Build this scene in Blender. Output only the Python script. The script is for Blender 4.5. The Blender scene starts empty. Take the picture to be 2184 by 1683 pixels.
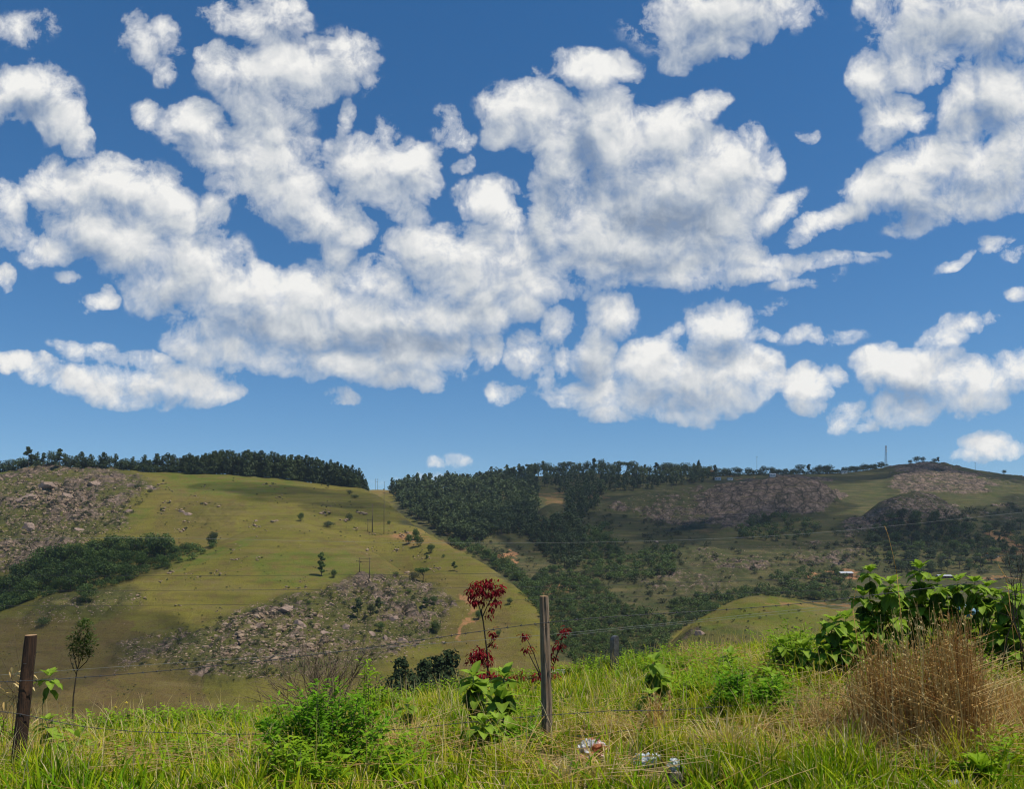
import bpy, math, random
import numpy as np
from mathutils import Vector, Matrix
R = math.radians
SC = bpy.context.scene
COL = SC.collection
rng = np.random.default_rng(11)
random.seed(11)

# ------------------------------------------------------------------ camera
F, CU, VH, EYE = 1680.0, 1091.5, 1120.0, 1.7      # measured on the photograph: focal length, centre column, eye level row, eye height
cam_d = bpy.data.cameras.new('camera'); cam = bpy.data.objects.new('camera', cam_d); COL.objects.link(cam)
cam.location = (0, 0, EYE); cam.rotation_euler = (R(90), 0, 0)
cam_d.sensor_width = 36; cam_d.lens = 36 * F / 2183; cam_d.shift_y = (VH - 841.5) / 2183
cam_d.clip_start = 0.1; cam_d.clip_end = 20000
SC.camera = cam

def P(u, v, Y):
    return np.array(((u - CU) / F * Y, Y, EYE + (VH - v) / F * Y))

# ------------------------------------------------------------------ light
SUN_EL, SUN_AZ = R(62), R(110)       # azimuth measured clockwise from +Y: high, to the right, a little behind
sun_dir = Vector((math.cos(SUN_EL) * math.sin(SUN_AZ), math.cos(SUN_EL) * math.cos(SUN_AZ), math.sin(SUN_EL)))
sl = bpy.data.lights.new('sun', 'SUN'); sun = bpy.data.objects.new('sun', sl); COL.objects.link(sun)
sl.energy = 4.9; sl.angle = R(0.5); sl.color = (1.0, 0.94, 0.84)
sun.rotation_euler = (-sun_dir).to_track_quat('-Z', 'Y').to_euler()
SC.view_settings.view_transform = 'Standard'; SC.view_settings.look = 'None'
SC.view_settings.exposure = 0.0; SC.view_settings.gamma = 1.0; SC.view_settings.use_curve_mapping = False
SC.cycles.max_bounces = 6; SC.cycles.diffuse_bounces = 2; SC.cycles.glossy_bounces = 1
SC.cycles.transmission_bounces = 3; SC.cycles.transparent_max_bounces = 6; SC.cycles.volume_bounces = 0
SC.cycles.use_denoising = True; SC.cycles.denoising_prefilter = 'ACCURATE'; SC.cycles.filter_width = 1.15; SC.cycles.use_adaptive_sampling = True; SC.cycles.adaptive_threshold = 0.012; SC.cycles.adaptive_min_samples = 16
SC.cycles.caustics_reflective = False; SC.cycles.caustics_refractive = False
SC.cycles.sample_clamp_indirect = 4

# ------------------------------------------------------------------ node helper
class NT:
    def __init__(s, tree): s.t = tree; s.n = tree.nodes; s.l = tree.links
    def new(s, typ, **kw):
        n = s.n.new(typ)
        for k, v in kw.items(): setattr(n, k, v)
        return n
    def put(s, sock, v):
        if v is None: return
        if hasattr(v, 'is_output') or hasattr(v, 'links'): s.l.new(v, sock)
        else: sock.default_value = (tuple(v) + (1,)) if sock.type == 'RGBA' and len(v) == 3 else v
    def math(s, op, a, b=None, c=None, clamp=False):
        n = s.new('ShaderNodeMath', operation=op, use_clamp=clamp)
        for i, v in enumerate((a, b, c)):
            if v is not None: s.put(n.inputs[i], v)
        return n.outputs[0]
    def vmath(s, op, a, b=None, scale=None):
        n = s.new('ShaderNodeVectorMath', operation=op)
        s.put(n.inputs[0], a)
        if b is not None: s.put(n.inputs[1], b)
        if scale is not None: s.put(n.inputs['Scale'], scale)
        return n.outputs['Value'] if op in ('LENGTH', 'DOT_PRODUCT', 'DISTANCE') else n.outputs[0]
    def noise(s, vec, scale, detail=4, rough=0.5, dist=0.0, dims='3D', col=False, lac=2.0):
        n = s.new('ShaderNodeTexNoise', noise_dimensions=dims)
        if vec is not None: s.l.new(vec, n.inputs['Vector'])
        n.inputs['Scale'].default_value = scale; n.inputs['Detail'].default_value = detail
        n.inputs['Roughness'].default_value = rough; n.inputs['Distortion'].default_value = dist
        n.inputs['Lacunarity'].default_value = lac
        return n.outputs['Color'] if col else n.outputs[0]
    def maprange(s, v, a, b, c=0.0, d=1.0, smooth=False):
        n = s.new('ShaderNodeMapRange', interpolation_type='SMOOTHSTEP' if smooth else 'LINEAR')
        n.clamp = True
        s.put(n.inputs[0], v)
        for i, x in enumerate((a, b, c, d)): s.put(n.inputs[i + 1], x)
        return n.outputs[0]
    def mix(s, f, a, b, mode='MIX'):
        n = s.new('ShaderNodeMix', data_type='RGBA', blend_type=mode)
        s.put(n.inputs[0], f)
        for k, v in ((6, a), (7, b)):
            if isinstance(v, tuple) and len(v) == 3: v = v + (1,)
            s.put(n.inputs[k], v)
        return n.outputs[2]
    def ramp(s, f, stops):
        n = s.new('ShaderNodeValToRGB'); s.put(n.inputs[0], f)
        el = n.color_ramp.elements
        while len(el) < len(stops): el.new(0.5)
        for e, (p, c) in zip(el, stops):
            e.position = p; e.color = c if len(c) == 4 else tuple(c) + (1,)
        return n.outputs[0]

# ------------------------------------------------------------------ sky: Nishita air with procedural fair-weather cumulus laid out by direction
# each cloud lobe: column, row, half width, half height, tilt in degrees, strength
LOBES = [
 (40,60,70,45,0,.42),(95,45,40,35,0,.4),(60,190,115,62,0,1),(125,235,62,75,10,.95),(165,300,32,55,-25,.8),(15,210,60,55,0,1),(185,330,16,30,-25,.6),
 (320,105,85,45,20,.62),(350,60,40,35,20,.5),(345,155,28,40,0,.5),(290,50,35,35,0,.48),(260,95,35,25,20,.5),
 (520,35,110,42,0,.72),(600,25,60,45,0,.7),(560,70,55,35,20,.62),(640,60,40,40,0,.45),
 (590,150,190,75,0,1),(740,125,75,70,0,.78),(480,140,70,55,10,.9),(560,225,115,62,20,.8),(790,160,30,45,0,.5),(440,120,40,30,0,.6),
 (420,270,95,50,10,.9),(325,245,50,32,20,.72),(460,335,90,38,15,.8),(570,330,115,90,15,.95),(600,410,120,72,15,1),(530,395,95,48,15,.9),(400,310,60,30,20,.6),
 (700,460,105,70,15,.95),(780,350,110,75,0,.95),(875,345,80,45,-10,.88),(890,385,55,45,0,.8),(735,255,24,55,10,.75),(745,490,70,42,0,.9),(720,550,40,48,0,.68),(850,445,65,40,20,.6),(800,400,80,55,0,.9),(825,285,30,45,10,.6),
 (125,395,110,60,10,1),(250,395,115,58,10,1),(345,425,100,70,30,1),(200,470,120,85,10,.95),(305,520,135,95,15,1),(450,450,45,42,0,.8),(410,560,145,90,15,1),(480,620,130,75,15,1),(330,620,72,70,30,.9),(400,500,100,60,30,1),
 (100,530,75,42,0,.85),(15,440,48,68,0,.8),(8,590,30,30,0,.8),(30,500,45,40,0,.6),(570,620,130,62,10,1),(690,630,135,66,10,1),(800,600,85,58,0,1),(640,700,180,85,10,1),(800,690,170,95,8,1.05),
 (920,540,115,66,0,1),(1050,540,110,75,0,1),(1000,610,140,68,0,1),(950,670,130,66,0,1),(885,750,160,72,5,1.05),(750,775,150,46,5,1),(600,740,70,60,0,.9),(985,750,40,58,0,.85),(860,810,110,26,3,.9),(860,530,60,40,0,.85),
 (440,690,80,45,0,.66),(505,755,130,48,5,.8),(570,740,70,55,0,.85),(400,730,60,35,0,.62),(490,790,60,22,0,.6),
 (212,630,40,26,0,.85),(185,655,20,18,0,.4),(150,590,35,14,0,.4),
 (55,785,105,26,10,.95),(150,815,120,34,10,1),(265,825,150,46,4,.95),(400,820,130,46,3,.95),(480,835,62,26,5,.9),(210,765,90,28,5,.55),(255,850,80,24,0,.8),(150,745,60,18,10,.42),(300,770,80,22,0,.55),
 (950,265,35,50,0,.62),(970,300,35,30,0,.6),(985,352,22,22,0,.55),(940,240,25,25,0,.45),
 (1045,425,80,52,0,1),(1085,470,60,36,20,.8),(985,420,30,25,0,.5),
 (1265,148,120,48,3,.98),(1160,150,30,35,0,.5),(1130,240,115,75,10,1),(1085,275,75,34,-20,.78),(1195,330,55,130,0,1),(1180,450,55,130,0,.95),(1285,250,80,90,0,1),(1340,330,120,120,0,1.05),(1420,285,115,78,15,1),(1490,240,70,34,-25,.8),
 (1440,420,190,140,0,1.1),(1560,350,85,80,20,1),(1610,300,34,48,0,.75),(1350,520,190,90,0,1.05),(1255,470,110,90,0,1),(1535,475,115,72,0,1),(1660,450,75,36,-25,.85),(1470,565,140,56,5,.95),(1260,570,120,60,0,.95),(1640,350,30,55,0,.55),(1600,420,60,60,0,.8),
 (1690,555,180,24,2,.62),(1590,580,120,24,0,.6),(1720,600,90,14,-10,.4),(1850,545,60,10,0,.4),(1560,540,100,40,0,.8),
 (1150,600,120,50,0,.85),(1110,650,60,40,0,.75),(1200,620,70,22,0,.7),(1060,660,60,40,0,.85),
 (1305,670,65,62,0,.95),(1265,760,52,90,10,.88),(1125,750,52,56,-15,.84),(1040,750,32,42,0,.75),(1085,830,48,26,0,.72),(1190,690,38,60,15,.72),(1195,770,28,50,0,.72),(1250,840,120,34,3,.9),(1180,855,70,18,5,.7),(1300,880,75,20,0,.7),(1160,790,25,60,10,.55),
 (1540,695,85,58,0,1),(1530,760,75,60,0,.8),(1400,785,90,66,0,1),(1500,825,145,72,0,1),(1590,790,80,50,-10,.95),(1640,810,48,36,0,.85),(1480,880,90,30,0,.72),(1370,840,90,50,0,.85),(1430,715,35,25,-30,.5),(1650,660,45,16,-20,.5),(1632,710,22,18,0,.6),
 (1722,820,58,44,0,1),(1775,805,30,30,0,.82),(1722,858,42,24,0,.65),
 (1920,790,95,56,0,1),(2000,800,85,66,0,1),(1930,865,80,44,-10,.85),(2100,805,80,56,0,.92),(2170,790,70,54,0,.9),(2090,855,70,36,0,.8),(1800,890,42,36,-25,.6),(1840,905,36,24,-25,.58),(1850,800,30,50,0,.5),
 (2100,948,65,30,0,.95),(2140,958,55,22,0,.8),(2060,975,40,16,0,.55),
 (2035,555,55,14,-30,.55),(2120,522,45,22,0,.7),(2170,540,40,15,0,.45),(2015,715,60,36,-40,.72),(2060,690,40,20,-20,.7),(2120,680,30,12,0,.45),(2180,630,30,20,0,.5),(1722,290,24,16,0,.5),
 (1530,35,210,78,-5,.86),(1475,110,75,46,-20,.66),(1640,20,120,45,0,.8),(1390,40,60,50,0,.55),(1560,90,60,35,0,.6),
 (1960,55,125,85,0,.92),(2070,50,120,90,0,.8),(2160,60,90,90,0,.78),(1855,165,55,66,0,.95),(1930,140,50,58,0,.9),(2000,130,75,34,-40,.9),(1910,245,75,46,0,.95),(1880,285,50,35,0,.65),(2050,210,50,90,15,.8),(2135,200,75,115,0,.95),(2165,290,95,90,0,1),(2060,275,60,50,0,.85),(1850,20,40,40,0,.6),
 (2000,350,160,66,-10,1.05),(2120,350,130,86,-5,1.05),(1940,400,120,75,-10,1),(1860,405,75,54,-20,.95),(1795,450,70,32,-28,.88),(1730,482,65,26,-28,.78),(2010,430,130,54,-8,.85),(1945,470,75,40,-20,.66),(2130,400,110,60,0,.9),
 (960,990,75,16,0,.26),(890,1025,90,12,0,.24),(730,845,48,20,0,.48),(1745,720,95,26,0,.5),(1700,605,60,18,-10,.5),(1060,450,0.1,0.1,0,.1),
]
w = bpy.data.worlds.new('World'); SC.world = w; w.use_nodes = True
W = NT(w.node_tree); W.n.clear()
w.cycles.sampling_method = 'NONE'

# where the clouds are deepest and their undersides turn grey
DEEP = [(1430,465,150,55,0,1),(1245,350,40,120,0,.75),(1340,400,70,60,0,.5),(870,730,170,42,5,1),(720,740,120,30,5,.7),(560,700,110,36,10,.6),(1000,640,90,30,0,.55),(1560,45,150,60,0,.75),(1480,110,60,40,0,.6),(1990,50,160,60,0,.75),(2140,90,70,70,0,.8),(1530,755,60,42,0,.8),(2090,260,80,50,0,.6),(1950,455,140,40,-10,.7),(2100,400,90,24,0,.5),
        (70,235,90,30,0,.55),(1930,840,80,32,0,.7),(1370,560,130,28,0,.6),(190,545,70,36,0,.4),(540,250,80,36,0,.5),(600,480,70,26,10,.35),(340,640,50,30,20,.45),(1460,850,120,26,0,.55),(1250,800,50,50,0,.45),(300,840,140,18,5,.45),(900,560,60,30,0,.35),(420,470,60,60,20,.4),(1180,420,34,80,0,.5)]
def cloud_group(name='cloud_cover', LOBES=LOBES):
    g = bpy.data.node_groups.new(name, 'ShaderNodeTree')
    g.interface.new_socket('Vector', in_out='INPUT', socket_type='NodeSocketVector')
    g.interface.new_socket('Density', in_out='OUTPUT', socket_type='NodeSocketFloat')
    G = NT(g)
    gi = G.new('NodeGroupInput'); go = G.new('NodeGroupOutput')
    p = gi.outputs[0]
    # billows bend the lobes' outlines
    wv = G.noise(p, 0.9, 5, 0.55, dims='2D', col=True)
    wv = G.vmath('SUBTRACT', wv, (0.5, 0.5, 0.5))
    q = G.vmath('ADD', p, G.vmath('SCALE', wv, scale=0.60))
    sp = G.new('ShaderNodeSeparateXYZ'); G.l.new(q, sp.inputs[0])
    x, y = sp.outputs[0], sp.outputs[1]
    c2 = G.new('ShaderNodeCombineXYZ'); G.l.new(G.math('MULTIPLY', x, x), c2.inputs[0]); G.l.new(G.math('MULTIPLY', x, y), c2.inputs[1]); G.l.new(G.math('MULTIPLY', y, y), c2.inputs[2])
    c1 = G.new('ShaderNodeCombineXYZ'); G.l.new(x, c1.inputs[0]); G.l.new(y, c1.inputs[1]); c1.inputs[2].default_value = 1.0
    v2, v1 = c2.outputs[0], c1.outputs[0]
    acc = None
    for (u, v, ru, rv, a, s) in LOBES:
        # a tilted paraboloid s*(1 - r*r) written as two dot products
        x0, y0 = (u - CU) / 100, (VH - v) / 100
        rx, ry, th = ru / 92, rv / 92, -R(a)
        c, sn = math.cos(th), math.sin(th)
        A = c * c / rx ** 2 + sn * sn / ry ** 2
        B = 2 * c * sn * (1 / rx ** 2 - 1 / ry ** 2)
        Cc = sn * sn / rx ** 2 + c * c / ry ** 2
        k2 = (-s * A, -s * B, -s * Cc)
        k1 = (s * (2 * A * x0 + B * y0), s * (2 * Cc * y0 + B * x0), s * (1 - A * x0 * x0 - B * x0 * y0 - Cc * y0 * y0))
        d = G.math('ADD', G.vmath('DOT_PRODUCT', v2, k2), G.vmath('DOT_PRODUCT', v1, k1))
        mx = G.new('ShaderNodeMath', operation='SMOOTH_MAX'); mx.inputs[2].default_value = 0.14
        if acc is None: mx.inputs[0].default_value = 0.0
        else: G.l.new(acc, mx.inputs[0])
        G.l.new(d, mx.inputs[1]); acc = mx.outputs[0]
    G.l.new(acc, go.inputs[0])
    return g

def build_sky():
    tc = W.new('ShaderNodeTexCoord')
    sep = W.new('ShaderNodeSeparateXYZ'); W.l.new(tc.outputs['Generated'], sep.inputs[0])
    ys = W.math('MAXIMUM', sep.outputs[1], 0.02)
    cmb = W.new('ShaderNodeCombineXYZ')
    k = F / 100
    W.l.new(W.math('MULTIPLY', W.math('DIVIDE', sep.outputs[0], ys), k), cmb.inputs[0])
    W.l.new(W.math('MULTIPLY', W.math('DIVIDE', sep.outputs[2], ys), k), cmb.inputs[1])
    p = cmb.outputs[0]
    sky = W.new('ShaderNodeTexSky', sky_type='NISHITA', sun_disc=False, sun_elevation=SUN_EL, sun_rotation=SUN_AZ)
    sky.altitude = 900; sky.air_density = 1.0; sky.dust_density = 0.1; sky.ozone_density = 2.2
    sv = W.new('ShaderNodeCombineXYZ'); W.l.new(sep.outputs[0], sv.inputs[0]); W.l.new(sep.outputs[1], sv.inputs[1])
    W.l.new(W.math('ADD', W.math('MULTIPLY', sep.outputs[2], 0.85), 0.065), sv.inputs[2])
    W.l.new(W.vmath('NORMALIZE', sv.outputs[0]), sky.inputs[0])
    hs = W.new('ShaderNodeHueSaturation'); hs.inputs['Saturation'].default_value = SKY_SAT; hs.inputs['Value'].default_value = SKY_VAL
    W.l.new(sky.outputs[0], hs.inputs['Color'])
    g = cloud_group()
    def dens(off):
        n = W.new('ShaderNodeGroup'); n.node_tree = g
        q = W.vmath('ADD', p, off) if off else p
        W.l.new(q, n.inputs[0])
        f1 = W.noise(q, 1.5, 9, 0.56, 0.25, dims='2D')          # cauliflower detail
        f2 = W.noise(q, 0.55, 3, 0.5, 0.0, dims='2D')
        return W.math('ADD', n.outputs[0], W.math('ADD', W.math('MULTIPLY', W.math('SUBTRACT', f1, 0.5), 0.95),
                                                    W.math('MULTIPLY', W.math('SUBTRACT', f2, 0.5), 0.30)))
    gr = {}
    def lobes(off):
        n = W.new('ShaderNodeGroup'); n.node_tree = g
        q = W.vmath('ADD', p, off) if off else p
        W.l.new(q, n.inputs[0]); return n.outputs[0]
    def billow(off, det):
        q = W.vmath('ADD', p, off) if off else p
        f1 = W.noise(q, 1.25, det, 0.62, 0.18, dims='2D')
        q2 = W.vmath('ADD', q, W.vmath('SCALE', W.vmath('SUBTRACT', warp, (0.5, 0.5, 0.5)), scale=0.35))
        vo = W.new('ShaderNodeTexVoronoi', voronoi_dimensions='2D', feature='SMOOTH_F1'); vo.normalize = True
        W.l.new(q2, vo.inputs['Vector']); vo.inputs['Scale'].default_value = 2.1; vo.inputs['Detail'].default_value = 3.0; vo.inputs['Roughness'].default_value = 0.55; vo.inputs['Smoothness'].default_value = 0.35
        puff = W.math('SUBTRACT', 0.42, vo.outputs['Distance'])
        f2 = W.noise(q, 0.5, 2, 0.5, 0.0, dims='2D')
        return W.math('ADD', W.math('MULTIPLY', puff, 0.42), W.math('ADD', W.math('MULTIPLY', W.math('SUBTRACT', f1, 0.5), 2.3), W.math('MULTIPLY', W.math('SUBTRACT', f2, 0.5), 0.55)))
    warp = W.noise(p, 1.6, 4, 0.6, dims='2D', col=True)
    l0, l1 = lobes(None), lobes((0.16, 0.62, 0))
    b0, b0s, b1, b2 = billow(None, 10), billow(None, 4), billow((0.05, 0.15, 0), 4), billow((0.12, 0.42, 0), 3)
    d0 = W.math('ADD', l0, b0)
    edge = W.math('SUBTRACT', l0, l1)                       # > 0 on the sunny upper side of a cloud, < 0 below
    soft = W.maprange(edge, -0.35, 0.45, 1.12, 0.74)        # crisp tops, feathery undersides
    alpha = W.math('ADD', W.math('MULTIPLY', W.maprange(d0, 0.06, 0.62, smooth=True), 0.55), W.math('MULTIPLY', W.maprange(d0, 0.40, W.math('ADD', soft, 0.25), smooth=True), 0.45))
    alpha = W.math('MULTIPLY', alpha, W.maprange(l0, 0.0, 0.16))
    wisp = W.math('MULTIPLY', W.math('MULTIPLY', W.maprange(d0, 0.06, 0.40, smooth=True), 0.40), W.maprange(l0, 0.01, 0.20))
    alpha = W.math('MAXIMUM', alpha, wisp)
    gd = W.new('ShaderNodeGroup'); gd.node_tree = cloud_group('cloud_depth', DEEP); W.l.new(p, gd.inputs[0])
    fine = W.math('MULTIPLY', W.math('SUBTRACT', b0s, b1), 0.20)
    mid = W.math('MULTIPLY', W.math('SUBTRACT', b0s, b2), 0.20)
    low = W.math('MULTIPLY', W.math('SUBTRACT', W.noise(p, 0.42, 3, 0.55, 0.4, dims='2D'), 0.5), 0.42)
    t = W.math('ADD', W.math('ADD', 0.57, W.math('MULTIPLY', edge, 0.54)), W.math('ADD', W.math('ADD', fine, mid), low))
    t = W.math('SUBTRACT', t, W.math('MULTIPLY', gd.outputs[0], 0.50), clamp=True)
    t = W.math('ADD', t, W.math('MULTIPLY', W.math('SUBTRACT', 1.0, alpha), 0.30), clamp=True)     # thin vapour lets the light through
    col = W.ramp(t, [(0.0, (0.24, 0.30, 0.40)), (0.25, (0.38, 0.44, 0.53)), (0.55, (0.60, 0.635, 0.67)), (0.8, (0.76, 0.77, 0.775)), (1.0, (0.90, 0.895, 0.87))])
    front = W.maprange(sep.outputs[1], 0.05, 0.25)
    alpha = W.math('MULTIPLY', alpha, front)
    skyc = W.vmath('SCALE', hs.outputs[0], scale=SKY_STR)
    out = W.mix(alpha, skyc, col)
    bg = W.new('ShaderNodeBackground'); W.l.new(out, bg.inputs[0]); bg.inputs[1].default_value = 1.0
    wo = W.new('ShaderNodeOutputWorld'); W.l.new(bg.outputs[0], wo.inputs[0])
HAZE = 0.00006
SKY_SAT, SKY_VAL, SKY_STR = 1.30, 1.0, 0.107
build_sky()

# ------------------------------------------------------------------ numpy helpers
def _hash(ix, iy, s):
    n = (ix * 374761393 + iy * 668265263 + s * 974634721) & 0x7fffffff
    n = ((n ^ (n >> 13)) * 1274126177) & 0x7fffffff
    return ((n ^ (n >> 16)) & 0xffff) / 65535.0
def vnoise(x, y, s=0):
    ix = np.floor(x).astype(np.int64); iy = np.floor(y).astype(np.int64)
    fx = x - ix; fy = y - iy
    fx = fx * fx * fx * (fx * (fx * 6 - 15) + 10); fy = fy * fy * fy * (fy * (fy * 6 - 15) + 10)
    a = _hash(ix, iy, s); b = _hash(ix + 1, iy, s); c = _hash(ix, iy + 1, s); d = _hash(ix + 1, iy + 1, s)
    return (a + (b - a) * fx) * (1 - fy) + (c + (d - c) * fx) * fy
def fbm(x, y, oct=4, s=0, gain=0.5):
    x = np.asarray(x, float); y = np.asarray(y, float)
    t = 0; a = 1; n = 0
    for k in range(oct):
        t = t + a * vnoise(x * 2 ** k + 17.3 * k, y * 2 ** k - 9.1 * k, s + k); n += a; a *= gain
    return t / n - 0.5
def domes(x, y, s=0, jit=0.9):
    """rounded boulders on a jittered lattice: 0 between them, up to 1 on top"""
    ix = np.floor(x).astype(np.int64); iy = np.floor(y).astype(np.int64)
    best = np.zeros_like(x)
    for dx in (-1, 0, 1):
        for dy in (-1, 0, 1):
            cx = ix + dx + 0.5 + (_hash(ix + dx, iy + dy, s) - 0.5) * jit
            cy = iy + dy + 0.5 + (_hash(ix + dx, iy + dy, s + 5) - 0.5) * jit
            r = 0.35 + 0.4 * _hash(ix + dx, iy + dy, s + 9)
            h = np.clip(1 - ((x - cx) ** 2 + (y - cy) ** 2) / r ** 2, 0, None)
            best = np.maximum(best, np.sqrt(h) * r * 1.4)
    return best
def inpoly(u, v, poly):
    ins = np.zeros(np.shape(u), bool); n = len(poly)
    for i in range(n):
        (x1, y1), (x2, y2) = poly[i], poly[(i + 1) % n]
        if y1 == y2: continue
        c = ((y1 > v) != (y2 > v)) & (u < (x2 - x1) * (v - y1) / (y2 - y1) + x1)
        ins ^= c
    return ins
def smooth1(a, sig, axis):
    k = int(sig * 3) + 1; x = np.arange(-k, k + 1); g = np.exp(-x * x / (2 * sig * sig)); g /= g.sum()
    pad = [(0, 0)] * a.ndim; pad[axis] = (k, k)
    b = np.pad(a, pad, mode='edge')
    return np.apply_along_axis(lambda r: np.convolve(r, g, 'valid'), axis, b)

class MB:
    """collects vertices and faces and links them as ONE mesh object"""
    def __init__(s): s.V = []; s.Fq = []; s.Ft = []; s.mq = []; s.mt = []; s.C = []; s.n = 0
    def add(s, V, quads=None, tris=None, mat=0, tint=0.5):
        V = np.asarray(V, float).reshape(-1, 3)
        if quads is not None and len(quads):
            q = np.asarray(quads, np.int64) + s.n; s.Fq.append(q); s.mq.append(np.broadcast_to(mat, (len(q),)).astype(np.int32))
        if tris is not None and len(tris):
            t = np.asarray(tris, np.int64) + s.n; s.Ft.append(t); s.mt.append(np.broadcast_to(mat, (len(t),)).astype(np.int32))
        s.V.append(V); s.C.append(np.broadcast_to(np.asarray(tint, float), (len(V),))); s.n += len(V)
        return s
    def mesh(s, name, mats, smooth=True, extra=None):
        me = bpy.data.meshes.new(name)
        V = np.concatenate(s.V).astype(np.float32)
        loops = []; tot = []; mi = []
        if s.Fq:
            q = np.concatenate(s.Fq); loops.append(q.ravel()); tot.append(np.full(len(q), 4)); mi.append(np.concatenate(s.mq))
        if s.Ft:
            t = np.concatenate(s.Ft); loops.append(t.ravel()); tot.append(np.full(len(t), 3)); mi.append(np.concatenate(s.mt))
        loops = np.concatenate(loops).astype(np.int32); tot = np.concatenate(tot).astype(np.int32); mi = np.concatenate(mi)
        start = np.concatenate(([0], np.cumsum(tot)[:-1])).astype(np.int32)
        me.vertices.add(len(V)); me.vertices.foreach_set('co', V.ravel())
        me.loops.add(len(loops)); me.loops.foreach_set('vertex_index', loops)
        me.polygons.add(len(tot)); me.polygons.foreach_set('loop_start', start); me.polygons.foreach_set('loop_total', tot)
        me.polygons.foreach_set('material_index', mi)
        me.polygons.foreach_set('use_smooth', np.full(len(tot), smooth))
        at = me.attributes.new('tint', 'FLOAT', 'POINT'); at.data.foreach_set('value', np.concatenate(s.C).astype(np.float32))
        for m in (mats if isinstance(mats, (list, tuple)) else [mats]): me.materials.append(m)
        me.update(); me.validate()
        return me
    def build(s, name, mats, parent=None, loc=None, smooth=True):
        return link(name, s.mesh(name, mats, smooth), parent, loc)
def link(name, me, parent=None, loc=None, rz=None, sc=None):
    o = bpy.data.objects.new(name, me); COL.objects.link(o)
    if parent is not None: o.parent = parent
    if loc is not None: o.location = tuple(loc)
    if rz is not None: o.rotation_euler = (0, 0, rz) if not hasattr(rz, '__len__') else rz
    if sc is not None: o.scale = (sc,) * 3 if not hasattr(sc, '__len__') else sc
    return o
def tag(o, label=None, cat=None, group=None, kind=None):
    if label:
        o['label'] = label
        if not 4 <= len(label.split()) <= 16: print('LABEL', len(label.split()), label)
    if cat: o['category'] = cat
    if group: o['group'] = group
    if kind: o['kind'] = kind
    return o
def empty(name, loc=(0, 0, 0), rz=0):
    o = bpy.data.objects.new(name, None); COL.objects.link(o); o.location = tuple(loc); o.rotation_euler = (0, 0, rz); o.empty_display_size = 0.2
    return o
def tube(pts, rad, sides=7, cap=True):
    pts = np.asarray(pts, float); n = len(pts); rad = np.broadcast_to(np.asarray(rad, float), (n,))
    t = np.gradient(pts, axis=0); t /= np.linalg.norm(t, axis=1)[:, None] + 1e-9
    ref = np.array((0.0, 0, 1)) if abs(t[:, 2]).mean() < 0.8 else np.array((0.0, 1, 0))
    a = np.cross(t, ref); a /= np.linalg.norm(a, axis=1)[:, None] + 1e-9
    b = np.cross(a, t)
    ang = np.arange(sides) / sides * 2 * math.pi
    V = pts[:, None] + rad[:, None, None] * (a[:, None] * np.cos(ang)[None, :, None] + b[:, None] * np.sin(ang)[None, :, None])
    i = np.arange(n - 1)[:, None] * sides; j = np.arange(sides)[None]; k = (j + 1) % sides
    Q = np.stack([i + j, i + k, i + sides + k, i + sides + j], -1).reshape(-1, 4)
    V = V.reshape(-1, 3); T = []
    if cap:
        V = np.vstack([V, pts[0], pts[-1]]); c0, c1 = len(V) - 2, len(V) - 1; e = (n - 1) * sides
        T = [(c0, (m + 1) % sides, m) for m in range(sides)] + [(c1, e + m, e + (m + 1) % sides) for m in range(sides)]
    return V, Q, T
def frames(d, up=(0, 0, 1)):
    """rotation matrices whose Y axis is d and Z axis close to up"""
    d = d / (np.linalg.norm(d, axis=1)[:, None] + 1e-9)
    up = np.broadcast_to(np.asarray(up, float), d.shape)
    x = np.cross(d, up); nx = np.linalg.norm(x, axis=1)
    bad = nx < 1e-3; x[bad] = (1, 0, 0); x /= np.linalg.norm(x, axis=1)[:, None]
    z = np.cross(x, d)
    return np.stack([x, d, z], -1)
def inst(bV, bF, Rm, S, T):
    """many placed copies of one small shape, as arrays"""
    bV = np.asarray(bV, float); n = len(T); k = len(bV)
    S = np.asarray(S, float)
    if S.ndim == 1: S = S[:, None]
    V = np.einsum('nij,nkj->nki', Rm, bV[None] * S[:, None, :]) + np.asarray(T)[:, None]
    Fc = (np.asarray(bF)[None] + (np.arange(n) * k)[:, None, None]).reshape(-1, np.asarray(bF).shape[1])
    return V.reshape(-1, 3), Fc
def randdir(n):
    v = rng.normal(size=(n, 3)); return v / np.linalg.norm(v, axis=1)[:, None]
def ico(sub=2):
    import bmesh
    bm = bmesh.new(); bmesh.ops.create_icosphere(bm, subdivisions=sub, radius=1)
    V = np.array([v.co[:] for v in bm.verts]); T = np.array([[v.index for v in f.verts] for f in bm.faces]); bm.free()
    return V, T
def n3(V, f, s):     # cheap 3-D value noise from three planes
    return (fbm(V[:, 0] * f + 3.1, V[:, 1] * f + s, 3, s) + fbm(V[:, 1] * f - 7.7, V[:, 2] * f + s, 3, s + 3) + fbm(V[:, 2] * f + 1.9, V[:, 0] * f - s, 3, s + 6)) / 1.7

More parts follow.
